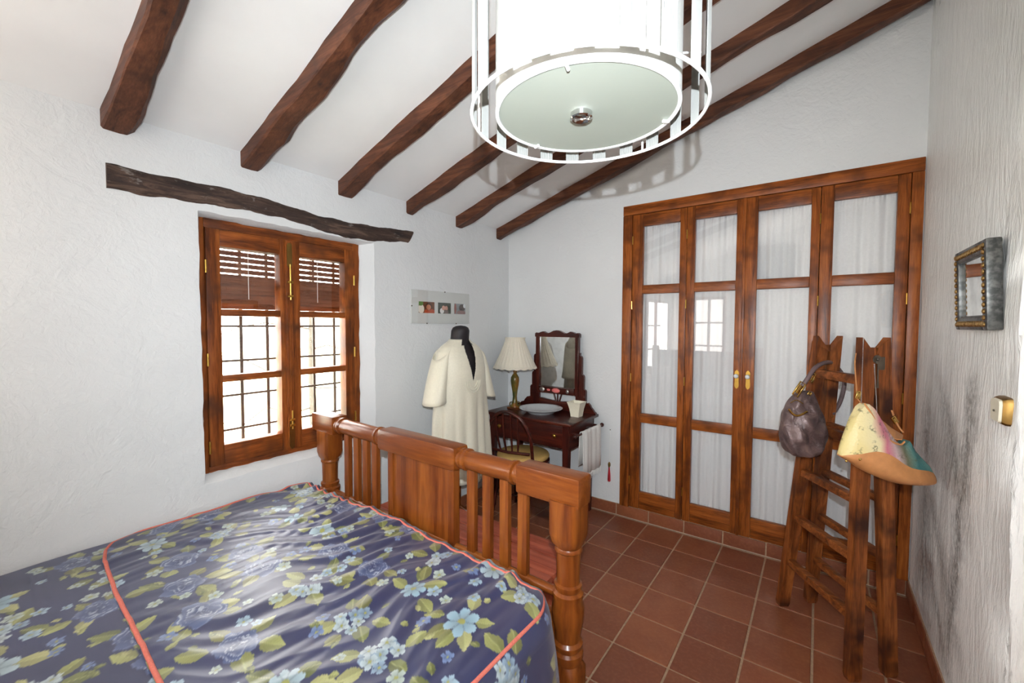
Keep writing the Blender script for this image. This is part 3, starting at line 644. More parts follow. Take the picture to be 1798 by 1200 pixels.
def grid_mesh(name, X, Y, Z, rgb, origin):
    nv, nu = X.shape; co = np.stack([X-origin[0], Y-origin[1], Z-origin[2]], -1).reshape(-1, 3).astype(np.float32)
    idx = np.arange(nu*nv).reshape(nv, nu); q = np.stack([idx[:-1, :-1], idx[:-1, 1:], idx[1:, 1:], idx[1:, :-1]], -1).reshape(-1, 4).astype(np.int32)
    me = bpy.data.meshes.new(name); me.vertices.add(len(co)); me.vertices.foreach_set('co', co.ravel()); me.loops.add(q.size); me.loops.foreach_set('vertex_index', q.ravel())
    me.polygons.add(len(q)); me.polygons.foreach_set('loop_start', np.arange(len(q), dtype=np.int32)*4); me.polygons.foreach_set('use_smooth', np.ones(len(q), bool)); me.update(calc_edges=True)
    at = me.attributes.new('print', 'FLOAT_COLOR', 'POINT'); at.data.foreach_set('color', np.concatenate([rgb, np.ones((len(rgb), 1))], 1).astype(np.float32).ravel()); return me
QX0, QX1 = .022, 1.655
def yfoot(x): return -1.905-.030*(x/1.65)+.006*np.sin(9*x)+.004*np.sin(23*x)
def ynear(x): return np.interp(x, [.02, .035, .06, .10, .2, .5, 1.03, 1.66], [-2.60, -2.66, -2.705, -2.73, -2.75, -2.775, -2.80, -2.83])
def topz(x, y):
    base = .594+.018*np.sin(np.clip((x-.02)/1.63, 0, 1)*PI)
    q = x-.38*y; w1 = 1.7*np.sin(4.2*y+2*x)+.9*np.sin(9*y-3*x)+.5*np.sin(17*y+6*x); am = .30+.70*(.5+.5*np.sin(5.3*x+2*y+.6)*np.sin(3.1*x-7*y))
    fold = .0072*am*(1-2*np.abs(np.sin(19*q+w1)))+.0046*(1-2*np.abs(np.sin(37*q+1.7*w1+1)))*(.55+.45*np.sin(6*y+3*x))+.0030*np.sin(78*q+2.2*w1)*(.5+.5*np.sin(9*x-7*y))+.0060*np.sin(8*q+5*y)+.0014*np.sin(150*q+60*y)*(.5+.5*np.sin(13*x+8*y))
    near = np.clip((-1.93-y)/.5, 0, 1); return base+fold*(1.15-.65*near)
R_E = .055
du = .0036
top_n = int((QX1-QX0-R_E)/du); arc_n = int(PI/2*R_E/du)+1; drop_n = int(.42/du)
u_x = []; u_z = []; u_n = []
uoff = []
for i in range(top_n): uoff.append((QX0+i*du, 0.0, 0.0))
for i in range(arc_n): a = (i+1)/arc_n*PI/2; uoff.append((QX1-R_E+R_E*math.sin(a), -(R_E-R_E*math.cos(a)), a/(PI/2)))
for i in range(drop_n): d = (i+1)*du; uoff.append((QX1+.10*d+.012*math.sin(d*9), -R_E-d, 1.0))
U_ = np.array(uoff); nu = len(U_)
vtop = int(.84/du); vdrop = int(.16/du); nv = vtop+vdrop
xs_ = U_[:, 0]; xt = np.minimum(xs_, QX1)
X = np.tile(xs_, (nv, 1)); Y = np.zeros((nv, nu)); Z = np.zeros((nv, nu))
yf_ = yfoot(xt); yn_ = ynear(xt)
for j in range(nv):
    if j < vdrop:   # the end that tucks down inside the footboard
        d = (vdrop-j)*du; Y[j] = yf_+.004; zt2 = topz(xt, yf_)+U_[:, 1]-d
        Z[j] = zt2
    else:
        tt = (j-vdrop)/(vtop-1); Y[j] = yf_+(yn_-yf_)*tt; Z[j] = topz(xt, Y[j])+U_[:, 1]
        e = np.minimum((yf_-Y[j])/.05, 1.0); Z[j] -= .008*(1-np.sqrt(np.clip(1-(1-e)**2, 0, 1)))*(U_[:, 2] < 1)
        e2 = np.minimum((Y[j]-yn_)/.03, 1.0); Z[j] += .006*np.sqrt(np.clip(e2, 0, 1))-.006
# hanging side gets soft folds and the foot corner is rounded off
side = U_[:, 2] >= 1
hang = np.clip(-(U_[:, 1]+R_E)/.3, 0, 1.3)
X += (hang[None, :]*(.018*np.sin(13*Y+1.0)+.010*np.sin(29*Y)))*side[None, :]
cr = np.clip((Y+2.06)/.15, 0, 1)**2; X -= cr*.085*np.clip((X-1.30)/.35, 0, 1.15); Z -= cr*.020*np.clip((X-1.35)/.3, 0, 1)
Z = np.maximum(Z, .06)
rgb = paint(nu, nv, du, du, 3)
org = (.9, -2.3, 0)
qm = grid_mesh('quilt', X, Y, Z, rgb, org); qo = link('quilt', qm, 'floral', None, org); ORIG[qo.name] = Vector(org)
sd = qo.modifiers.new('thick', 'SOLIDIFY'); sd.thickness = .008; sd.offset = -1
tag(qo, 'navy satin quilt printed with blue roses and olive leaves, edged with coral piping', 'quilt')
def cord(pts, name='piping', par=qo): return B().tube(pts, .0062, 8).build(name, 'coral', par, 60)
ii = top_n+arc_n//3
jx = lambda j, i: Vector((X[j, i], Y[j, i], Z[j, i]+.006))
foot = [jx(vdrop+3, i) for i in range(2, ii, 5)]; right = [jx(j, ii) for j in range(vdrop+4, nv-1, 4)]; near = [jx(nv-2, i) for i in range(2, ii, 4)]; lft = [jx(j, 2) for j in range(vdrop+4, nv-2, 4)]
cord(foot+right); cord(lft+near)
# matching cover over the rest of the bed
du2 = .0052; nu2 = int(1.62/du2)+int(.46/du2); nv2 = int(1.25/du2)
a_ = np.arange(nu2)*du2; xs2 = np.where(a_ < 1.58, .014+a_, 1.594+.055*np.sin(np.clip((a_-1.58)/.086, 0, 1)*PI/2)+.05*np.clip(a_-1.666, 0, 1)); zs2 = np.where(a_ < 1.58, 0, -.055*(1-np.cos(np.clip((a_-1.58)/.086, 0, 1)*PI/2))-np.clip(a_-1.666, 0, 9))
X2 = np.tile(xs2, (nv2, 1)); Y2 = (-2.58-np.arange(nv2)*du2)[:, None]+0*X2; Z2 = np.maximum(.583+.015*np.sin(np.clip(X2/1.65, 0, 1)*PI)+zs2[None, :]+.002*np.sin(15*Y2+7*X2), .06)
cm_ = grid_mesh('bed_cover', X2, Y2, Z2, paint(nu2, nv2, du2, du2, 8), (.9, -3.2, 0)); co_ = link('bed_cover', cm_, 'floral', None, (.9, -3.2, 0)); ORIG[co_.name] = Vector((.9, -3.2, 0))
sd = co_.modifiers.new('thick', 'SOLIDIFY'); sd.thickness = .01; sd.offset = -1
tag(co_, 'matching dark blue floral cover lying under the quilt, nearest the camera', 'bed cover')
mt = B().box((.03, -3.80, .37), (1.60, -1.93, .565), .04).build('mattress', 'towel', None, 40, (.8, -2.86, .37)); tag(mt, 'mattress hidden under the floral bed covers', 'mattress')
# ------------------------------------------------------------------ chest behind the footboard
ch = thing('blanket_chest', 'low red-brown wooden chest standing behind the footboard', 'chest', (.85, -1.54, 0))
box('body', (.30, -1.70, .04), (1.40, -1.40, .405), 'chest', ch, .006)
for k in range(3): box('lid_plank', (.27, -1.735+.1235*k+.001, .405), (1.425, -1.735+.1235*(k+1)-.001, .432), 'chest', ch, .004)
for x in (.30, 1.34):
    for y in (-1.70, -1.46): box('foot', (x, y, 0), (x+.06, y+.06, .045), 'chest', ch, .004)
box('base_moulding', (.285, -1.715, .045), (1.415, -1.385, .075), 'chest', ch, .006)
# ------------------------------------------------------------------ pendant lamp
LX, LY, LZ = 1.886, -2.281, 1.900; LH = .42
pl = thing('pendant_lamp', 'white drum pendant lamp with ribbon cage and pale green glass base', 'pendant lamp', (LX, LY, LZ))
def ring(r, z, n=64): return [(LX+r*math.cos(2*PI*k/n), LY+r*math.sin(2*PI*k/n), z) for k in range(n)]
for z in (LZ, LZ+LH): B().tube(ring(.2345, z), .0036, 8, True).build('cage_ring', 'white', pl, 60)
for k in range(6):
    a = 2*PI*k/6+.35; B().tube([(LX+.2345*math.cos(a), LY+.2345*math.sin(a), LZ), (LX+.2345*math.cos(a), LY+.2345*math.sin(a), LZ+LH)], .0026, 6).build('cage_rod', 'white', pl, 60)
NR = 21
for k in range(NR):
    a = 2*PI*k/NR+.08; hw = .0165/.2325; b = B(); m = 14; front = []; back = []
    for q in range(m+1):
        t_ = a-hw+2*hw*q/m; r1 = .2335+(.0008 if q % 2 else -.0008); front.append((LX+r1*math.cos(t_), LY+r1*math.sin(t_))); back.append((LX+(r1-.0012)*math.cos(t_), LY+(r1-.0012)*math.sin(t_)))
    loop = front+list(reversed(back)); b.loft([[(x, y, z) for x, y in loop] for z in (LZ, LZ+LH)]); b.build('ribbon', 'ribbon', pl, None)
b = B(); n = 64
b.loft([ring(.184, LZ+.012), ring(.186, LZ+.010), ring(.186, LZ+LH-.02), ring(.184, LZ+LH-.02), ring(.1835, LZ+.012)], False); b.build('drum_shade', 'drum', pl, 40)
b = B(); b.loft([ring(.1790, LZ+.006), ring(.1865, LZ+.006), ring(.1865, LZ+.014), ring(.1790, LZ+.014), ring(.1790, LZ+.006)], False); b.build('drum_rim', 'white', pl, 30)
b = B(); b.lathe([(.001, .008), (.1785, .008), (.1790, .012), (.001, .012)], 64, (LX, LY, LZ), None, False); b.build('glass_disc', 'disc', pl, 30)
b = B(); b.lathe([(.001, .004), (.014, .004), (.016, -.002), (.020, -.004), (.0225, -.002), (.0225, .009)], 32, (LX-.004, LY-.010, LZ), None, False); b.build('finial', 'chrome', pl, 50)
for a in (2.75, 5.0, .75):
    B().tube([(LX+.169*math.cos(a), LY+.169*math.sin(a), LZ+.005), (LX+.182*math.cos(a), LY+.182*math.sin(a), LZ+.005)], .0035, 8).build('disc_clip', 'white', pl, 60)
for k in range(3):
    a = 2*PI*k/3+.6
    B().tube([(LX+.186*math.cos(a), LY+.186*math.sin(a), LZ+.13), (LX+.2345*math.cos(a), LY+.2345*math.sin(a), LZ+.13)], .002, 6).build('spoke', 'white', pl, 60)
    B().tube([(LX+.02*math.cos(a), LY+.02*math.sin(a), LZ+LH), (LX+.2345*math.cos(a), LY+.2345*math.sin(a), LZ+LH)], .002, 6).build('spoke', 'white', pl, 60)
zc = ceil_z(LX)
B().tube([(LX, LY, LZ+LH-.05), (LX, LY, zc-.02)], .003, 8).build('cord', 'white', pl, 60)
B().lathe([(.02, -.05), (.05, -.035), (.05, .03)], 24, (LX, LY, zc-.01)).build('ceiling_rose', 'white', pl, 40)
# ------------------------------------------------------------------ pictures on the window wall
pf = thing('photo_frame', 'frameless pale grey mount with three small photos in a row', 'picture', (.004, -.842, 1.478))
box('mount', (.001, -1.141, 1.478), (.009, -.545, 1.715), 'mount', pf, .001)
ph1 = blobs('photo_portrait_warm', (120, 70, 40), [(.15, .35, .18, .4, (236, 226, 210)), (.12, .85, .16, .22, (96, 140, 70)), (.68, .12, .34, .30, (190, 80, 40)), (.62, .60, .22, .34, (70, 40, 26)), (.62, .52, .15, .24, (198, 128, 92))])
ph2 = blobs('photo_couple_dark', (62, 70, 58), [(.30, .25, .16, .25, (226, 224, 222)), (.42, .52, .13, .22, (214, 160, 138)), (.64, .50, .12, .22, (206, 150, 130)), (.64, .15, .16, .2, (110, 90, 84))])
ph3 = blobs('photo_profile_grey', (150, 156, 158), [(.10, .5, .10, .5, (150, 90, 80)), (.68, .60, .26, .34, (70, 56, 50)), (.62, .15, .4, .2, (142, 108, 104)), (.92, .8, .12, .2, (226, 230, 232))])
for (y0, y1, m) in ((-1.075, -.925, ph1), (-.889, -.755, ph2), (-.719, -.592, ph3)): box('photo_print', (.009, y0, 1.553), (.0098, y1, 1.634), m, pf, 0)
box('glass_cover', (.0105, -1.141, 1.478), (.0125, -.545, 1.715), 'glass', pf, 0)
for y, z in ((-1.0, 1.4785), (-1.139, 1.60), (-.70, 1.4785), (-.82, 1.714)): box('clip', (.009, y-.004, z-.004), (.014, y+.004, z+.004), 'steel', pf, .001)
# ------------------------------------------------------------------ tailor's form with kaftan
MX, MY, MA = .285, -.955, math.radians(-8)
def MF(fx, sy, z):   # fx to the front, sy to its own left-right
    return Vector((MX+fx*math.cos(MA)-sy*math.sin(MA), MY+fx*math.sin(MA)+sy*math.cos(MA), z))
fm = thing('dressmakers_form', 'black dress form with a rounded neck on a wooden stand', 'mannequin', (MX, MY, 0))
b = B(); n = 32; rings = []
for z, hs, hf, off in ((.62, .14, .10, 0), (.80, .155, .115, 0), (.92, .13, .095, 0), (1.05, .135, .105, .01), (1.16, .150, .115, .015), (1.25, .155, .095, .01), (1.31, .125, .070, 0), (1.345, .080, .060, 0), (1.37, .066, .060, .004), (1.40, .064, .062, .008), (1.43, .063, .062, .012), (1.45, .054, .052, .014), (1.461, .034, .032, .015), (1.465, .004, .004, .015)):
    rings.append([MF(off+hf*math.cos(2*PI*k/n), hs*math.sin(2*PI*k/n), z) for k in range(n)])
b.loft(rings); b.build('torso', 'black', fm, 60)
B().lathe([(.011, .05), (.011, .64)], 14, (MX, MY, 0)).build('pole', 'bedZ', fm, 50)
for k in range(3):
    a = 2*PI*k/3+.4; B().tube([(MX, MY, .20), (MX+.09*math.cos(a), MY+.09*math.sin(a), .15), (MX+.20*math.cos(a), MY+.20*math.sin(a), .02)], .014, 8).build('foot', 'bedZ', fm, 50)
B().ball((MF(.066, .004, 1.425)), .004).build('neck_button', 'steel', fm, 60)
# kaftan body
prof = [(.425, .250, .145, .028), (.60, .243, .135, .020), (.80, .232, .130, .015), (.95, .222, .125, .014), (1.08, .212, .125, .016), (1.17, .205, .124, .018), (1.24, .200, .112, .014), (1.285, .190, .098, .010), (1.32, .160, .086, .006), (1.342, .120, .076, .004), (1.356, .090, .070, .002), (1.370, .074, .066, .002)]
pz = [p[0] for p in prof]; NT_ = 320; zz = list(np.concatenate([np.linspace(.425, 1.05, 26), np.linspace(1.06, 1.37, 40)]))
kv = []; kf = []
for i, z in enumerate(zz):
    hs = interp(z, pz, [p[1] for p in prof]); hf = interp(z, pz, [p[2] for p in prof]); off = interp(z, pz, [p[3] for p in prof])
    for k in range(NT_):
        a = 2*PI*k/NT_; drop = sm((1.15-z)/.5)
        f = 1+drop*(.065*math.sin(7*a+.8)+.045*math.sin(13*a+2+z*.6)+.09*math.exp(-((a-.55)/.12)**2)-.12*math.exp(-((a-.28)/.10)**2)+.07*math.exp(-((a-5.9)/.12)**2)-.09*math.exp(-((a-5.65)/.10)**2))+.012*math.sin(5*a+4*z)
        kv.append(MF(off+hf*f*math.cos(a), .93*hs*f*math.sin(a), z-.010*drop*math.cos(a)))
for i in range(len(zz)-1):
    for k in range(NT_):
        zc_ = (zz[i]+zz[i+1])/2; ac = 2*PI*(k+.5)/NT_; ac = ac-2*PI if ac > PI else ac
        wd = .30*max(0, (zc_-1.095)/.27)**.8 if zc_ > 1.095 else 0
        if abs(ac-.04) < wd*(1.5 if zc_ > 1.33 else 1): continue
        kf.append((i*NT_+k, i*NT_+(k+1) % NT_, (i+1)*NT_+(k+1) % NT_, (i+1)*NT_+k))
ka = thing('kaftan', 'long cream satin kaftan with slit neckline, worn by the dress form', 'kaftan', (MX, MY, .42))
kb = B().add(kv, kf).build('gown', 'kaftan', ka, 70); sd = kb.modifiers.new('thick', 'SOLIDIFY'); sd.thickness = .003; sd.offset = 1
def sleeve(sg):
    b = B(); rings = []; n = 30
    for q in range(12):
        t_ = q/11; s0 = lerp(.150, .222, t_**.8)*sg; z0 = lerp(1.285, .955, t_); f0 = lerp(0.0, .015, t_); rs = lerp(.050, .066, t_); rf = lerp(.070, .092, t_)
        rings.append([MF(f0+rf*math.cos(2*PI*k/n)*(1+.05*math.sin(3*2*PI*k/n+4*t_)), s0+rs*math.sin(2*PI*k/n), z0+.05*math.sin(2*PI*k/n)*sg*(-1)*(1-t_)-.012*t_*math.sin(2*PI*k/n)*sg) for k in range(n)])
    b.loft(rings, False); o = b.build('sleeve', 'kaftan', ka, 70); sd = o.modifiers.new('thick', 'SOLIDIFY'); sd.thickness = .003
    return o
sleeve(-1); sleeve(1)
for q in range(3):   # embroidered crescents under the slit
    pts = []; R_ = .035+.016*q
    for k in range(17):
        a = PI+PI*k/16; s_ = R_*math.cos(a)+.005; z_ = 1.095+R_*math.sin(a)*1.2; hf = interp(z_, pz, [p[2] for p in prof])+interp(z_, pz, [p[3] for p in prof]); hs = interp(z_, pz, [p[1] for p in prof])
        pts.append(MF(hf*math.sqrt(max(0, 1-(s_/hs)**2))+.004, s_, z_))
    B().tube(pts, .0035, 6).build('embroidery', 'kaftan', ka, 60)
# ------------------------------------------------------------------ dressing table
TX0, TX1, TY0, TY1, TZ = .120, .905, -.485, -.022, .772
dt = thing('dressing_table', 'small dark mahogany washstand with a drawer and towel rails', 'table', ((TX0+TX1)/2, -.25, 0))
box('tabletop', (TX0, TY0, TZ-.022), (TX1, TY1, TZ), 'tabX', dt, .006)
for x in (TX0+.035, TX1-.080):
    for y in (TY0+.025, TY1-.065):
        b = B(); h = .0225; cx, cy_ = x+h, y+h
        b.loft([[(cx+sx*k, cy_+sy*k, z) for sx, sy in ((-1, -1), (1, -1), (1, 1), (-1, 1))] for z, k in ((0, .015), (.55, h), (TZ-.022, h))]); b.build('leg', 'tabZ', dt)
ax0, ax1, ay0, ay1 = TX0+.030, TX1-.030, TY0+.020, TY1-.018
box('back_apron', (ax0, ay1-.02, .575), (ax1, ay1, TZ-.022), 'tabX', dt)
for x in (ax0, ax1-.018): box('side_apron', (x, ay0+.02, .575), (x+.018, ay1-.02, TZ-.022), 'tabY', dt)
dr = box('drawer', (ax0+.05, ay0+.001, .582), (ax1-.05, ay0+.35, TZ-.026), 'tabX', dt, .004)
for x in (.270, .770): B().lathe([(.006, 0), (.006, .008), (.014, .013), (.016, .020), (.010, .027), (.001, .028)], 16, (x, ay0, .672), Matrix.Rotation(PI/2, 4, 'X')).build('drawer_knob', 'brass', dr, 60)
for sg, x in ((-1, TX0+.012), (1, TX1+.030)):
    rl = B(); rl.tube([(x, TY0+.02, .690), (x, TY1+.002, .690)], .008, 10); o = rl.build('towel_rail', 'tabY', dt, 50)
    for y in (TY0+.008, TY1-.006): B().ball((x, y, .690), .0165).build('rail_knob', 'tabY', o, 60)
    for y in (TY0+.06, TY1-.05): box('rail_bracket', (min(x, x-sg*.05), y-.008, .680), (max(x, x-sg*.05), y+.008, .700), 'tabX', o)
# splashback with scrolled ends
poly = [(.150, TZ), (.160, TZ+.012), (.185, TZ+.016), (.20, TZ+.030), (.225, TZ+.038), (.235, TZ+.055), (.258, TZ+.078), (.285, TZ+.085), (.30, TZ+.075), (.40, TZ+.085), (.56, TZ+.066), (.72, TZ+.085), (.81, TZ+.075), (.835, TZ+.085), (.852, TZ+.070), (.862, TZ+.050), (.876, TZ+.036), (.886, TZ+.022), (.900, TZ+.012), (.903, TZ)]
B().prism(poly, lambda a, z, d: (a, d, z), -.075, -.050).build('splashback', 'tabX', dt)
mp = []
for sg in (-1, 1):
    c = .557; o_ = [(.262, .80), (.262, .945), (.256, .957), (.244, .962), (.244, 1.060), (.238, 1.074), (.226, 1.080), (.226, 1.205), (.221, 1.222), (.208, 1.228), (.208, 1.25)]
    inner = .172; poly = [(c+sg*a, z) for a, z in o_]+[(c+sg*inner, 1.25), (c+sg*inner, .80)]
    B().prism(poly, lambda a, z, d: (a, d, z), -.082, -.056).build('mirror_post', 'tabZ', dt)
mir = box('mirror_frame', (.355, -.092, .90), (.388, -.062, 1.385), 'tabZ', dt, .004); box('frame_side', (.726, -.092, .90), (.759, -.062, 1.385), 'tabZ', mir, .004)
crest = [(.350, 1.372), (.350, 1.398), (.362, 1.408), (.385, 1.402), (.405, 1.412), (.43, 1.418), (.455, 1.406), (.48, 1.402), (.505, 1.412), (.53, 1.424), (.557, 1.428), (.585, 1.424), (.61, 1.412), (.635, 1.402), (.66, 1.406), (.685, 1.418), (.71, 1.412), (.73, 1.402), (.752, 1.408), (.764, 1.398), (.764, 1.372)]
B().prism(crest, lambda a, z, d: (a, d, z), -.096, -.060).build('crest', 'tabX', mir)
box('frame_bottom', (.388, -.104, .906), (.726, -.062, .958), 'tabX', mir, .004); box('frame_back', (.360, -.060, .91), (.754, -.055, 1.38), 'tabZ', mir, 0)
box('mirror_glass', (.386, -.074, .955), (.728, -.070, 1.375), 'mirror', mir, 0)
for k in (-1, 0, 1): B().tube([(.557+.014*k, -.064, .835), (.557+.040*k, -.064, .912)], .007, 8).build('fan_spindle', 'tabZ', dt, 50)
# trinkets on the ledge under the glass
def trinket(x, r, sc, c, label):
    o = B().ball((x, -.106, .934), r, 12, 8, sc).build('trinket', c, None, 60, (x, -.106, .934-r*sc[2])); tag(o, label, 'trinket')
MAT['pink'] = plain('pink_enamel', (226, 120, 116), .4, .1); MAT['silver'] = metal('silver', (190, 186, 180), .4)
trinket(.430, .020, (1.3, .4, 1), 'silver', 'silvery oval trinket on the mirror ledge'); trinket(.492, .012, (1.4, .5, .8), 'pink', 'small pink trinket on the mirror ledge'); trinket(.562, .024, (1.6, .4, .8), 'pink', 'large pink trinket in the middle of the mirror ledge'); trinket(.668, .014, (1, .5, 1.2), 'silver', 'little grey trinket at the right of the mirror ledge')
# basin
bs = B(); bs.lathe([(.001, .004), (.085, .004), (.10, 0), (.105, .004), (.150, .030), (.170, .036), (.174, .039), (.170, .041), (.150, .035), (.105, .011), (.001, .009)], 56, (.513, -.255, TZ), None, False)
o = bs.build('washbasin', 'china', None, 50, (.513, -.255, TZ)); tag(o, 'wide shallow white china basin on the washstand', 'basin')
# square flared pot
b = B(); px, py = .805, -.205
def sqr(h, z): return [(px+sx*h, py+sy*h, TZ+z) for sx, sy in ((-1, -1), (1, -1), (1, 1), (-1, 1))]
b.loft([sqr(.034, 0), sqr(.036, .02), sqr(.042, .06), sqr(.052, .10), sqr(.057, .112), sqr(.053, .112), sqr(.048, .10), sqr(.038, .06), sqr(.030, .02)]); o = b.build('square_pot', 'cream', None, None, (px, py, TZ)); tag(o, 'small white square flared pot beside the basin', 'pot')
# table lamp
lx, ly = .252, -.248
tl = thing('table_lamp', 'table lamp with pleated cream shade and green painted foot', 'lamp', (lx, ly, TZ))
box('plinth', (lx-.048, ly-.048, TZ), (lx+.048, ly+.048, TZ+.016), 'ladderx', tl, .004)
B().lathe([(.040, .016), (.040, .024), (.030, .034), (.024, .05), (.019, .075), (.017, .10), (.022, .15), (.031, .20), (.036, .235), (.034, .262), (.022, .282), (.014, .292), (.012, .30), (.017, .308), (.012, .318), (.010, .335), (.016, .345), (.011, .360), (.008, .375)], 28, (lx, ly, TZ)).build('lamp_foot', 'lampfoot', tl, 60)
for k in range(4):
    a = PI/4+k*PI/2; pts = [(lx+(.030+.014*math.cos(q))*math.cos(a), ly+(.030+.014*math.cos(q))*math.sin(a), TZ+.040+.016*math.sin(q)) for q in np.linspace(-1.2, 3.6, 12)]; B().tube(pts, .004, 6).build('scroll', 'lampfoot', tl, 60)
b = B(); n = 120; rings = []
for r, z, am in ((.083, .590, .0), (.084, .582, .3), (.080, .575, .6), (.098, .525, 1), (.124, .460, 1), (.155, .395, 1), (.170, .362, 1), (.177, .355, .5)):
    rings.append([(lx+(r+.0022*am*(1 if k % 4 < 2 else -1))*math.cos(2*PI*k/n), ly+(r+.0022*am*(1 if k % 4 < 2 else -1))*math.sin(2*PI*k/n), TZ+z) for k in range(n)])
b.loft(rings, False); o = b.build('lamp_shade', 'shade', tl, 60); sd = o.modifiers.new('thick', 'SOLIDIFY'); sd.thickness = .002
b = B(); n = 144
b.loft([[(lx+r*math.cos(2*PI*k/n), ly+r*math.sin(2*PI*k/n), TZ+z-(.009*abs(math.sin(k*PI*18/n)) if q else 0)) for k in range(n)] for q, (r, z) in enumerate(((.178, .357), (.184, .345)))], False); fo = b.build('frill', 'shade', o, 60); sd = fo.modifiers.new('thick', 'SOLIDIFY'); sd.thickness = .002
B().tube(ring(.083, 0, 40) and [(lx+.083*math.cos(2*PI*k/40), ly+.083*math.sin(2*PI*k/40), TZ+.590) for k in range(40)], .004, 6, True).build('shade_band', 'shade', o, 60)
# towel over the rail
b = B(); rx, rz = TX1+.030, .699; prof = [(rx+.020, .385), (rx+.019, .50), (rx+.017, .62), (rx+.014, .680), (rx+.008, rz+.004), (rx, rz+.007), (rx-.008, rz+.004), (rx-.013, .680), (rx-.015, .60), (rx-.016, .46)]
ysn = np.linspace(-.385, -.075, 40); fr_ = [[Vector((x+.004*math.sin(34*y)*(1 if i < 4 else .4)+.002*math.sin(90*y), y+.02*(rz-z)*math.sin(9*y), z)) for y in ysn] for i, (x, z) in enumerate(prof)]
vs = [v for r in fr_ for v in r]; n = len(ysn); tw = thing('towel', 'white fringed linen towel hanging on the washstand rail', 'towel', (rx, -.23, .39))
o = B().add(vs, [(i*n+k, i*n+k+1, (i+1)*n+k+1, (i+1)*n+k) for i in range(len(prof)-1) for k in range(n-1)]).build('cloth', 'towel', tw, 70); sd = o.modifiers.new('thick', 'SOLIDIFY'); sd.thickness = .003; sd.offset = 0
b = B()
for y in np.linspace(-.38, -.08, 44):
    x = rx+.020+.004*math.sin(34*y); b.tube([(x, y, .388), (x+random.uniform(-.004, .004), y+random.uniform(-.005, .005), .345+random.uniform(-.008, .008))], [.0022, .0010], 5)
tag(b.build('fringe', 'towel', tw), kind='stuff')
# ------------------------------------------------------------------ bentwood chair
chx, chy, rot = .480, -.455, math.radians(8)
def CH(a, b_, z): return Vector((chx+a*math.cos(rot)-b_*math.sin(rot), chy+a*math.sin(rot)+b_*math.cos(rot), z))
cr_ = thing('bentwood_chair', 'dark bentwood chair with hooped back pushed under the washstand', 'chair', (chx, chy, 0))
def disc(R, prof, n=40): return [[CH(r*R*math.cos(2*PI*k/n), r*R*math.sin(2*PI*k/n), z) for k in range(n)] for r, z in prof]
b = B(); b.loft(disc(.205, ((.96, .425), (1, .432), (1, .452), (.96, .458)))); b.build('seat', 'tabX', cr_, 40)
b = B(); b.loft(disc(.198, ((.94, .459), (1.0, .466), (1.02, .482), (.98, .496), (.80, .503), (.3, .506)))); o = b.build('cushion', 'cushion', None, 60, (chx, chy, .459)); tag(o, 'round ochre cushion on the bentwood chair', 'cushion')
for a, bb_ in ((.13, .14), (-.13, .14)): B().tube([CH(a, bb_, .43), CH(a*1.1, bb_*1.12, .22), CH(a*1.25, bb_*1.35, 0)], [.016, .014, .011], 12).build('leg', 'tabZ', cr_, 60)
for a in (-.125, .125): B().tube([CH(a, -.150, .43), CH(a*1.1, -.18, .22), CH(a*1.2, -.235, 0)], [.016, .014, .011], 12).build('leg', 'tabZ', cr_, 60)
hoop = []
for k in range(29):
    a = PI*k/28; z = .46+.395*math.sin(a)**.62 if 0 < a < PI else .46; x = -.186*math.cos(a)*(1.0 if math.sin(a) > .35 else .92+.08*math.sin(a)/.35); lean = -.185-.085*(z-.46)/.395; hoop.append(CH(x, lean, z))
B().tube(hoop, .0125, 10).build('back_hoop', 'tabX', cr_, 60)
B().tube([CH(-.155, -.206, .555), CH(0, -.232, .555), CH(.155, -.206, .555)], .011, 8).build('back_rail', 'tabX', cr_, 60)
for x in (-.085, -.030, .030, .085):
    zt = .46+.395*math.sin(math.acos(max(-1, min(1, -x/.186))))**.62
    B().tube([CH(x*.8, -.222, .555), CH(x, -.245, .66), CH(x*1.02, -.268, zt-.006)], [.006, .008, .006], 8).build('back_spindle', 'tabZ', cr_, 60)
B().tube([CH(.135*math.cos(2*PI*k/32), .135*math.sin(2*PI*k/32)-.01, .21) for k in range(32)], .008, 8, True).build('stretcher_ring', 'tabX', cr_, 60)
# ------------------------------------------------------------------ red tassel by the doors
ts = thing('red_tassel', 'red tassel on a long cord hanging on the wall beside the wardrobe', 'tassel', (.994, -.004, .25))
B().tube([(.995, -.006, .655), (.9945, -.006, .52), (.994, -.007, .40)], .0012, 6).build('cord', 'towel', ts)
B().ball((.995, -.005, .655), .004).build('nail', 'steel', ts, 60); B().lathe([(.004, .36), (.009, .372), (.010, .39), (.005, .402)], 12, (.994, -.014, 0)).build('bead', 'oldbrass', ts, 60)
b = B()
for k in range(22):
    a = random.uniform(0, 6.28); r = random.uniform(0, .010); b.tube([(.994+.003*math.cos(a), -.014+.003*math.sin(a), .362), (.994+r*math.cos(a), -.014+r*math.sin(a), .30), (.994+1.2*r*math.cos(a), -.014+r*math.sin(a), .248+random.uniform(0, .01))], .0022, 5)
tag(b.build('strands', 'red', ts), kind='stuff')
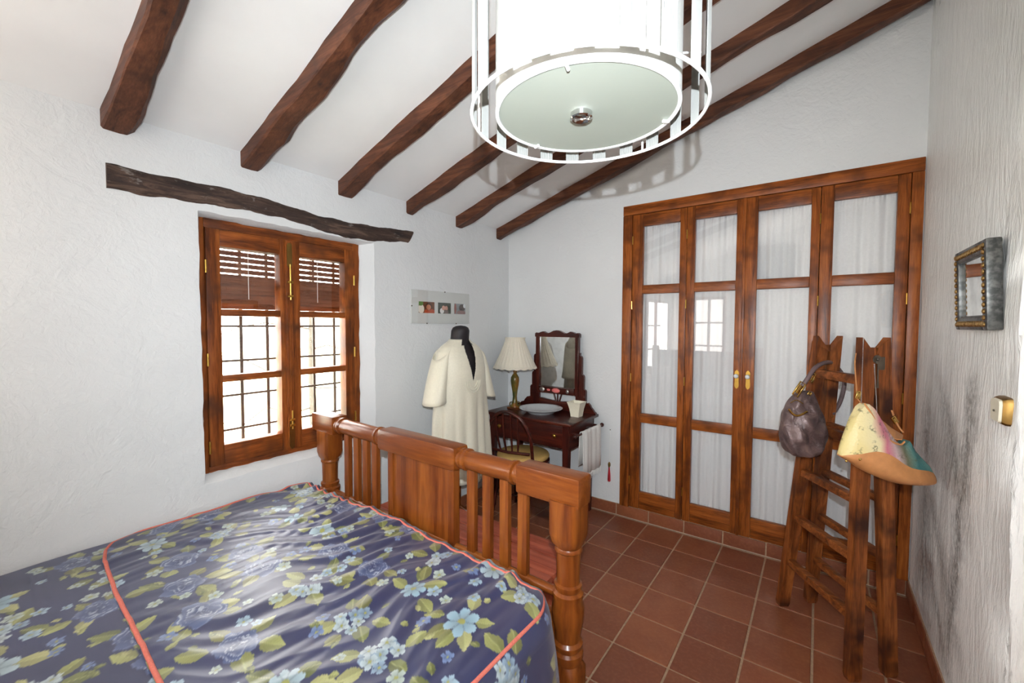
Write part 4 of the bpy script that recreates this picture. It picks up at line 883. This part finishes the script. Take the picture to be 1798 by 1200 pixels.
# ------------------------------------------------------------------ step ladder
LF = [Vector((2.172, -.495, 0)), Vector((2.440, -.880, 0))]; LB = [Vector((2.290, -.375, 0)), Vector((2.566, -.760, 0))]; LT = [Vector((2.326, -.578, 1.425)), Vector((2.474, -.785, 1.425))]
wax = (LF[1]-LF[0]).normalized(); nax = Vector((-wax.y, wax.x, 0))   # nax points to the wardrobe
ld = thing('step_ladder', 'old brown wooden step ladder leaning half open before the wardrobe', 'ladder', (2.38, -.64, 0))
def leg(base, top, sg):
    b = B(); d = (top-base); ext = Vector((0, 0, 0)); rings = []
    toff = nax*(.030*sg)
    for t_, hw, ht in ((0, .022, .015), (.012, .026, .018), (.5, .027, .019), (.97, .026, .019), (1.0, .026, .019)):
        c = base+d*t_+toff*t_; rings.append([c+nax*(sx*hw)+wax*(sy*ht) for sx, sy in ((-1, -1), (1, -1), (1, 1), (-1, 1))])
    # sawn V at the head: the inner edge drops
    for v in (rings[-1]): pass
    for q in range(4):
        inner = (q in (1, 2)) if sg < 0 else (q in (0, 3))
        if inner: rings[-1][q] = rings[-1][q]-Vector((0, 0, .075))+nax*(-sg*.004)
    b.loft(rings); return b.build('rail', 'ladder', ld)
for base, top in zip(LF, LT): leg(base, top, -1)
for base, top in zip(LB, LT): leg(base, top, 1)
def pos(base, top, sg, z): t_ = z/1.425; return base+(top-base)*t_+nax*(.030*sg*t_)
for z in (1.245, .985, .742, .500, .255):
    a, c = pos(LF[0], LT[0], -1, z), pos(LF[1], LT[1], -1, z); M = Matrix(((wax.x, nax.x, 0, a.x), (wax.y, nax.y, 0, a.y), (0, 0, 1, a.z), (0, 0, 0, 1))); L = (c-a).length
    h = .020 if z > .9 else .017
    B().box((-.012, -.018, -h), (L+.012, .018, h), .006, M).build('rung', 'ladderx', ld, 30)
for z in (.985, .742, .500, .255):
    a, c = pos(LB[0], LT[0], 1, z), pos(LB[1], LT[1], 1, z); M = Matrix(((wax.x, nax.x, 0, a.x), (wax.y, nax.y, 0, a.y), (0, 0, 1, a.z), (0, 0, 0, 1))); L = (c-a).length
    B().box((-.012, -.016, -.016), (L+.012, .016, .016), .005, M).build('rung', 'ladderx', ld, 30)
for i in (0, 1):
    c = LT[i]+Vector((0, 0, -.135)); sgn = 1 if i else -1; off = wax*(.0205*sgn)
    M = Matrix(((nax.x, wax.x, 0, c.x+off.x), (nax.y, wax.y, 0, c.y+off.y), (0, 0, 1, c.z), (0, 0, 0, 1)))
    h = B(); h.box((-.034, -.0015, -.075), (-.004, .0015, .055), .002, M); h.box((.004, -.0015, -.075), (.034, .0015, .055), .002, M); h.lathe([(.018, -.003), (.018, .003)], 18, (0, 0, 0), M @ Matrix.Translation((0, 0, .045)) @ Matrix.Rotation(PI/2, 4, 'X'))
    o = h.build('hinge', 'steel', ld, 40)
    B().ball(c+off*1.25+Vector((0, 0, .045)), .006).build('pivot', 'steel', o, 60)
# ------------------------------------------------------------------ bags: frame-aligned axes (right along the picture, towards the viewer)
RX = Vector((math.cos(YAW), -math.sin(YAW), 0)); FX = Vector((math.sin(YAW), math.cos(YAW), 0))   # right, away
def pxp(px, py, depth):   # a point seen at that spot, at a chosen depth along the view
    v = _r2*((px-899)/F_PX)+_u2*(-(py-600)/F_PX)+_d; return CAM+v*depth
def curve(P, n=24):
    out = []; P = [Vector(p) for p in P]; Q = [P[0]]+P+[P[-1]]
    for i in range(1, len(Q)-2):
        for k in range(n):
            t_ = k/n; a, b_, c, d = Q[i-1], Q[i], Q[i+1], Q[i+2]
            out.append(.5*((2*b_)+(c-a)*t_+(2*a-5*b_+4*c-d)*t_*t_+(3*b_-a-3*c+d)*t_**3))
    out.append(P[-1]); return out
# mauve slouch bag on the left of the ladder
D1 = 1.93
bc = pxp(1408, 800, D1)
pb = thing('slouch_bag', 'slouchy purple-bronze leather shoulder bag with gold fittings hanging from the ladder', 'bag', tuple(bc))
rows_ = [(801, 1392, 1426, .05), (795, 1382, 1437, .075), (780, 1376, 1443, .085), (765, 1373, 1446, .088), (748, 1374, 1444, .085), (730, 1377, 1440, .075), (715, 1382, 1436, .06), (702, 1388, 1432, .045), (692, 1397, 1429, .03), (686, 1404, 1427, .016)]
b = B(); rings = []; n = 48
for (py, xa, xb, dp) in rows_:
    ring_ = []
    for k in range(n):
        a = 2*PI*k/n; ca, sa = math.cos(a), math.sin(a); e = .8
        u_ = math.copysign(abs(ca)**e, ca); v_ = math.copysign(abs(sa)**e, sa)
        wr = 1+.13*math.sin(5*a+py*.09)+.11*math.sin(9*a-py*.13)+.09*math.sin(3*a+py*.2)+.06*math.sin(14*a+py*.25)
        p = pxp((xa+xb)/2, py, D1)+RX*(u_*(xb-xa)/2/F_PX*D1*(1+.3*(wr-1)))+FX*(v_*dp*wr*.8); ring_.append(p)
    rings.append(ring_)
b.loft(rings); o = b.build('pouch', 'bag_purple', pb, 80); sdm = o.modifiers.new('sub', 'SUBSURF'); sdm.levels = 1; sdm.render_levels = 2
def trim(pts, d, r, mat, name, par=pb, flat=None): return B().tube(curve([pxp(x, y, d) for x, y in pts], 10), r, 8, False, flat).build(name, mat, par, 60)
trim([(1385, 719), (1393, 728), (1403, 730), (1417, 723)], D1-.066, .0048, 'gold', 'zip'); trim([(1388, 708), (1398, 703), (1410, 709)], D1-.052, .0018, 'gold', 'seam_piping')
trim([(1431, 752), (1438, 758), (1442, 766)], D1-.055, .0022, 'gold', 'seam_piping')
hd = curve([pxp(1400, 690, D1), pxp(1416, 668, D1-.01), pxp(1432, 646, D1), pxp(1450, 637, D1+.04), pxp(1464, 640, D1+.12), pxp(1480, 660, D1+.15), pxp(1482, 680, D1+.15), pxp(1474, 708, D1+.14), pxp(1461, 728, D1+.13)], 8)
B().tube(hd, .0095, 10).build('strap', 'strap', pb, 60)
def buckle(px, py, ang, d, L=.034, w_=.013, par=pb):
    c = pxp(px, py, d); a = math.radians(ang); t_ = RX*math.cos(a)+Vector((0, 0, 1))*math.sin(a); s_ = RX*(-math.sin(a))+Vector((0, 0, 1))*math.cos(a)
    B().tube([c+t_*L+s_*w_, c+t_*L-s_*w_, c-t_*L-s_*w_, c-t_*L+s_*w_], .0040, 8, True).build('buckle', 'gold', par, 60)
    B().box((-L*.6, -w_*.6, -.003), (L*.6, w_*.6, .003), .002, Matrix(((t_.x, s_.x, FX.x, c.x), (t_.y, s_.y, FX.y, c.y), (t_.z, s_.z, FX.z, c.z), (0, 0, 0, 1)))).build('clasp', 'gold', par, 30)
buckle(1403, 684, 58, D1-.022); buckle(1426, 664, 68, D1+.012, .022, .008); buckle(1421, 692, 50, D1-.02, .008, .006); buckle(1461, 729, 45, D1+.13, .006, .007)
# painted snakeskin bag on the right of the ladder
D2 = 1.66
sb = thing('snakeskin_bag', 'yellow, pink and teal snakeskin bag with tan leather base hanging on the ladder', 'bag', tuple(pxp(1560, 845, D2)))
SO = ORIG[sb.name]
# stations along the length: px, top py, seam py, bottom py, half thickness
st = [(1474, 795, 799, 801, .012), (1482, 768, 795, 806, .030), (1495, 738, 792, 813, .045), (1508, 715, 788, 822, .052), (1518, 708, 786, 828, .056), (1528, 716, 787, 833, .060), (1540, 736, 791, 838, .062), (1552, 756, 798, 842, .062), (1566, 774, 808, 846, .060), (1580, 782, 815, 848, .058), (1590, 772, 817, 849, .056), (1600, 790, 819, 850, .052), (1615, 806, 822, 850, .044), (1628, 818, 827, 849, .034), (1638, 832, 835, 846, .014)]
def stat(x): return [interp(x, [s[0] for s in st], [s[i] for s in st]) for i in (1, 2, 3, 4)]
def shell(name, lo, hi, mat, thick_scale=1.0, extra=0.0, lean=True):
    b = B(); rings = []; nst = 44
    for q in range(nst+1):
        x = lerp(1474, 1638, q/nst); tp, se, bo, th = stat(x); pts = []
        ya, yb = (tp, se) if lo == 'top' else (se, bo)
        m = 9; front = []; back = []
        for k in range(m+1):
            t_ = k/m; y = lerp(ya, yb, t_); full = (y-tp)/max(1, bo-tp)
            r = th*(.35+.65*math.sin(min(1, full*1.25)*PI/2)) if full < .8 else th*math.sqrt(max(.0, 1-((full-.8)/.2)**2)*.9+.1)
            r = max(.003, r*thick_scale+extra); c = pxp(x, y, D2)
            front.append(c-FX*r); back.append(c+FX*r)
        rings.append(front+list(reversed(back)))
    b.loft(rings); return b.build(name, mat, sb, 50)
sk = shell('body', 'top', 'seam', 'snake'); tn = shell('base', 'seam', 'bottom', 'tan', 1.0, .002)
# object-space print: object X must run along the bag
rotm = Matrix(((RX.x, RX.y, 0, 0), (RX.y*-1, RX.x, 0, 0), (0, 0, 1, 0), (0, 0, 0, 1)))
for o in (sk,):
    Mz = Matrix.Rotation(-math.atan2(RX.y, RX.x), 4, 'Z'); o.data.transform(Mz); o.matrix_local = Mz.inverted()
lip = curve([pxp(1518, 709, D2-.02), pxp(1532, 730, D2-.028), pxp(1545, 754, D2-.034), pxp(1560, 772, D2-.036), pxp(1580, 781, D2-.034), pxp(1588, 776, D2-.028)], 10); B().tube(lip, .0035, 8).build('lip_binding', 'tan', sb, 60)
flap = B(); fr1 = curve([pxp(1530, 722, D2-.012), pxp(1548, 752, D2-.016), pxp(1566, 768, D2-.016), pxp(1584, 772, D2-.014)], 10); fr2 = curve([pxp(1528, 728, D2+.050), pxp(1548, 738, D2+.055), pxp(1566, 752, D2+.055), pxp(1586, 764, D2+.050)], 10)
flap.loft([[a, b_, b_-Vector((0, 0, .004)), a-Vector((0, 0, .004))] for a, b_ in zip(fr1, fr2)]); flap.build('lining', 'tan', sb, 60)
for (x, y) in ((1510, 807), (1486, 810), (1620, 846)): B().ball(pxp(x, y, D2-.058 if x < 1600 else D2-.045), .0045).build('stud', 'gold', sb, 60)
B().tube(curve([pxp(1518, 712, D2+.01), pxp(1506, 700, D2+.02), pxp(1503, 670, D2+.04), pxp(1501, 640, D2+.07), pxp(1503, 622, D2+.10)], 8), .0060, 8, False, .4).build('strap', 'tan', sb, 60)
B().tube(curve([pxp(1513, 716, D2+.03), pxp(1502, 735, D2+.05), pxp(1492, 755, D2+.06), pxp(1488, 772, D2+.04)], 8), .0055, 8, False, .4).build('strap_end', 'tan', sb, 60)
B().tube(curve([pxp(1586, 760, D2+.02), pxp(1576, 746, D2+.04), pxp(1566, 722, D2+.08), pxp(1558, 700, D2+.12), pxp(1553, 676, D2+.17)], 8), .0050, 8, False, .4).build('strap', 'tan', sb, 60)
buckle(1507, 694, 80, D2+.015, .014, .006, sb); buckle(1571, 738, -55, D2+.045, .014, .006, sb)
# bead chains hanging from the ladder head
def chain(pts, label):
    b = B(); c = curve(pts, 26)
    for p in c: b.ball(p, .0022, 6, 4)
    o = b.build('bead_chain', 'chrome', None, 60, tuple(c[0])); tag(o, label, 'chain', 'bead chains looped over the ladder')
chain([pxp(1516, 594, 1.655), pxp(1514, 650, 1.655), pxp(1512, 707, 1.655)], 'white bead chain hanging down the front face of the near ladder post')
chain([pxp(1535, 640, 1.685), pxp(1538, 690, 1.682), pxp(1540, 735, 1.668)], 'bead chain hanging from the near ladder hinge into the snakeskin bag')
# ------------------------------------------------------------------ gilt mirror on the right-hand wall, leaning out at the top
GM = Matrix.Translation((W, -1.105, 1.462)) @ Matrix.Rotation(math.radians(-2.5), 4, 'Y')
# local: x into the room is negative, y along wall, z up
gm = thing('wall_mirror', 'small mirror in a dark grey and gilt moulded frame on the right-hand wall', 'mirror', (W-.02, -1.105, 1.462))
mw, mh, md = .345, .270, .036; fw = .042
def gbox(name, a, b_, mat, bev=.003, par=gm): return B().box(a, b_, bev, GM).build(name, mat, par, 30)
for (a, b_) in (((-md, -mw/2, 0), (-.001, -mw/2+fw, mh)), ((-md, mw/2-fw, 0), (-.001, mw/2, mh)), ((-md, -mw/2+fw, 0), (-.001, mw/2-fw, fw)), ((-md, -mw/2+fw, mh-fw), (-.001, mw/2-fw, mh))): gbox('frame', a, b_, 'mframe', .006)
for k in range(13):
    z = .018+k*(mh-.036)/12
    for y in (-mw/2+.020, mw/2-.020): B().ball(GM @ Vector((-md-.001, y, z)), .0095, 8, 6, (.5, 1, .85)).build('bead', 'gilt', gm, 60)
for k in range(14):
    y = -mw/2+.035+k*(mw-.07)/13
    for z in (.020, mh-.020): B().ball(GM @ Vector((-md-.001, y, z)), .0095, 8, 6, (.5, .85, 1)).build('bead', 'gilt', gm, 60)
gbox('inner_fillet', (-.030, -mw/2+fw-.002, fw-.002), (-.024, mw/2-fw+.002, fw+.004), 'mframe', 0); gbox('mirror_glass', (-.026, -mw/2+fw-.003, fw-.003), (-.022, mw/2-fw+.003, mh-fw+.003), 'mirror', 0)
# ------------------------------------------------------------------ light switch
sw = thing('light_switch', 'cream push switch with a brass surround on the right-hand wall', 'switch', (W, -1.335, 1.24))
def pear(h, w_, x): return [(x, -1.335+a*w_, 1.238+z*h) for a, z in ((-.42, -.5), (.42, -.5), (.5, -.42), (.56, .3), (.5, .46), (.36, .5), (-.36, .5), (-.5, .46), (-.56, .3), (-.5, -.42))]
b = B(); b.loft([pear(.078, .082, W+.002), pear(.076, .080, W-.012), pear(.068, .072, W-.020)]); b.build('surround', 'oldbrass', sw, 30)
b = B(); b.loft([pear(.064, .068, W-.019), pear(.060, .064, W-.026)]); o = b.build('rocker', 'cream', sw, 30)
B().ball((W-.027, -1.335, 1.236), .003).build('screw', 'steel', o, 60)
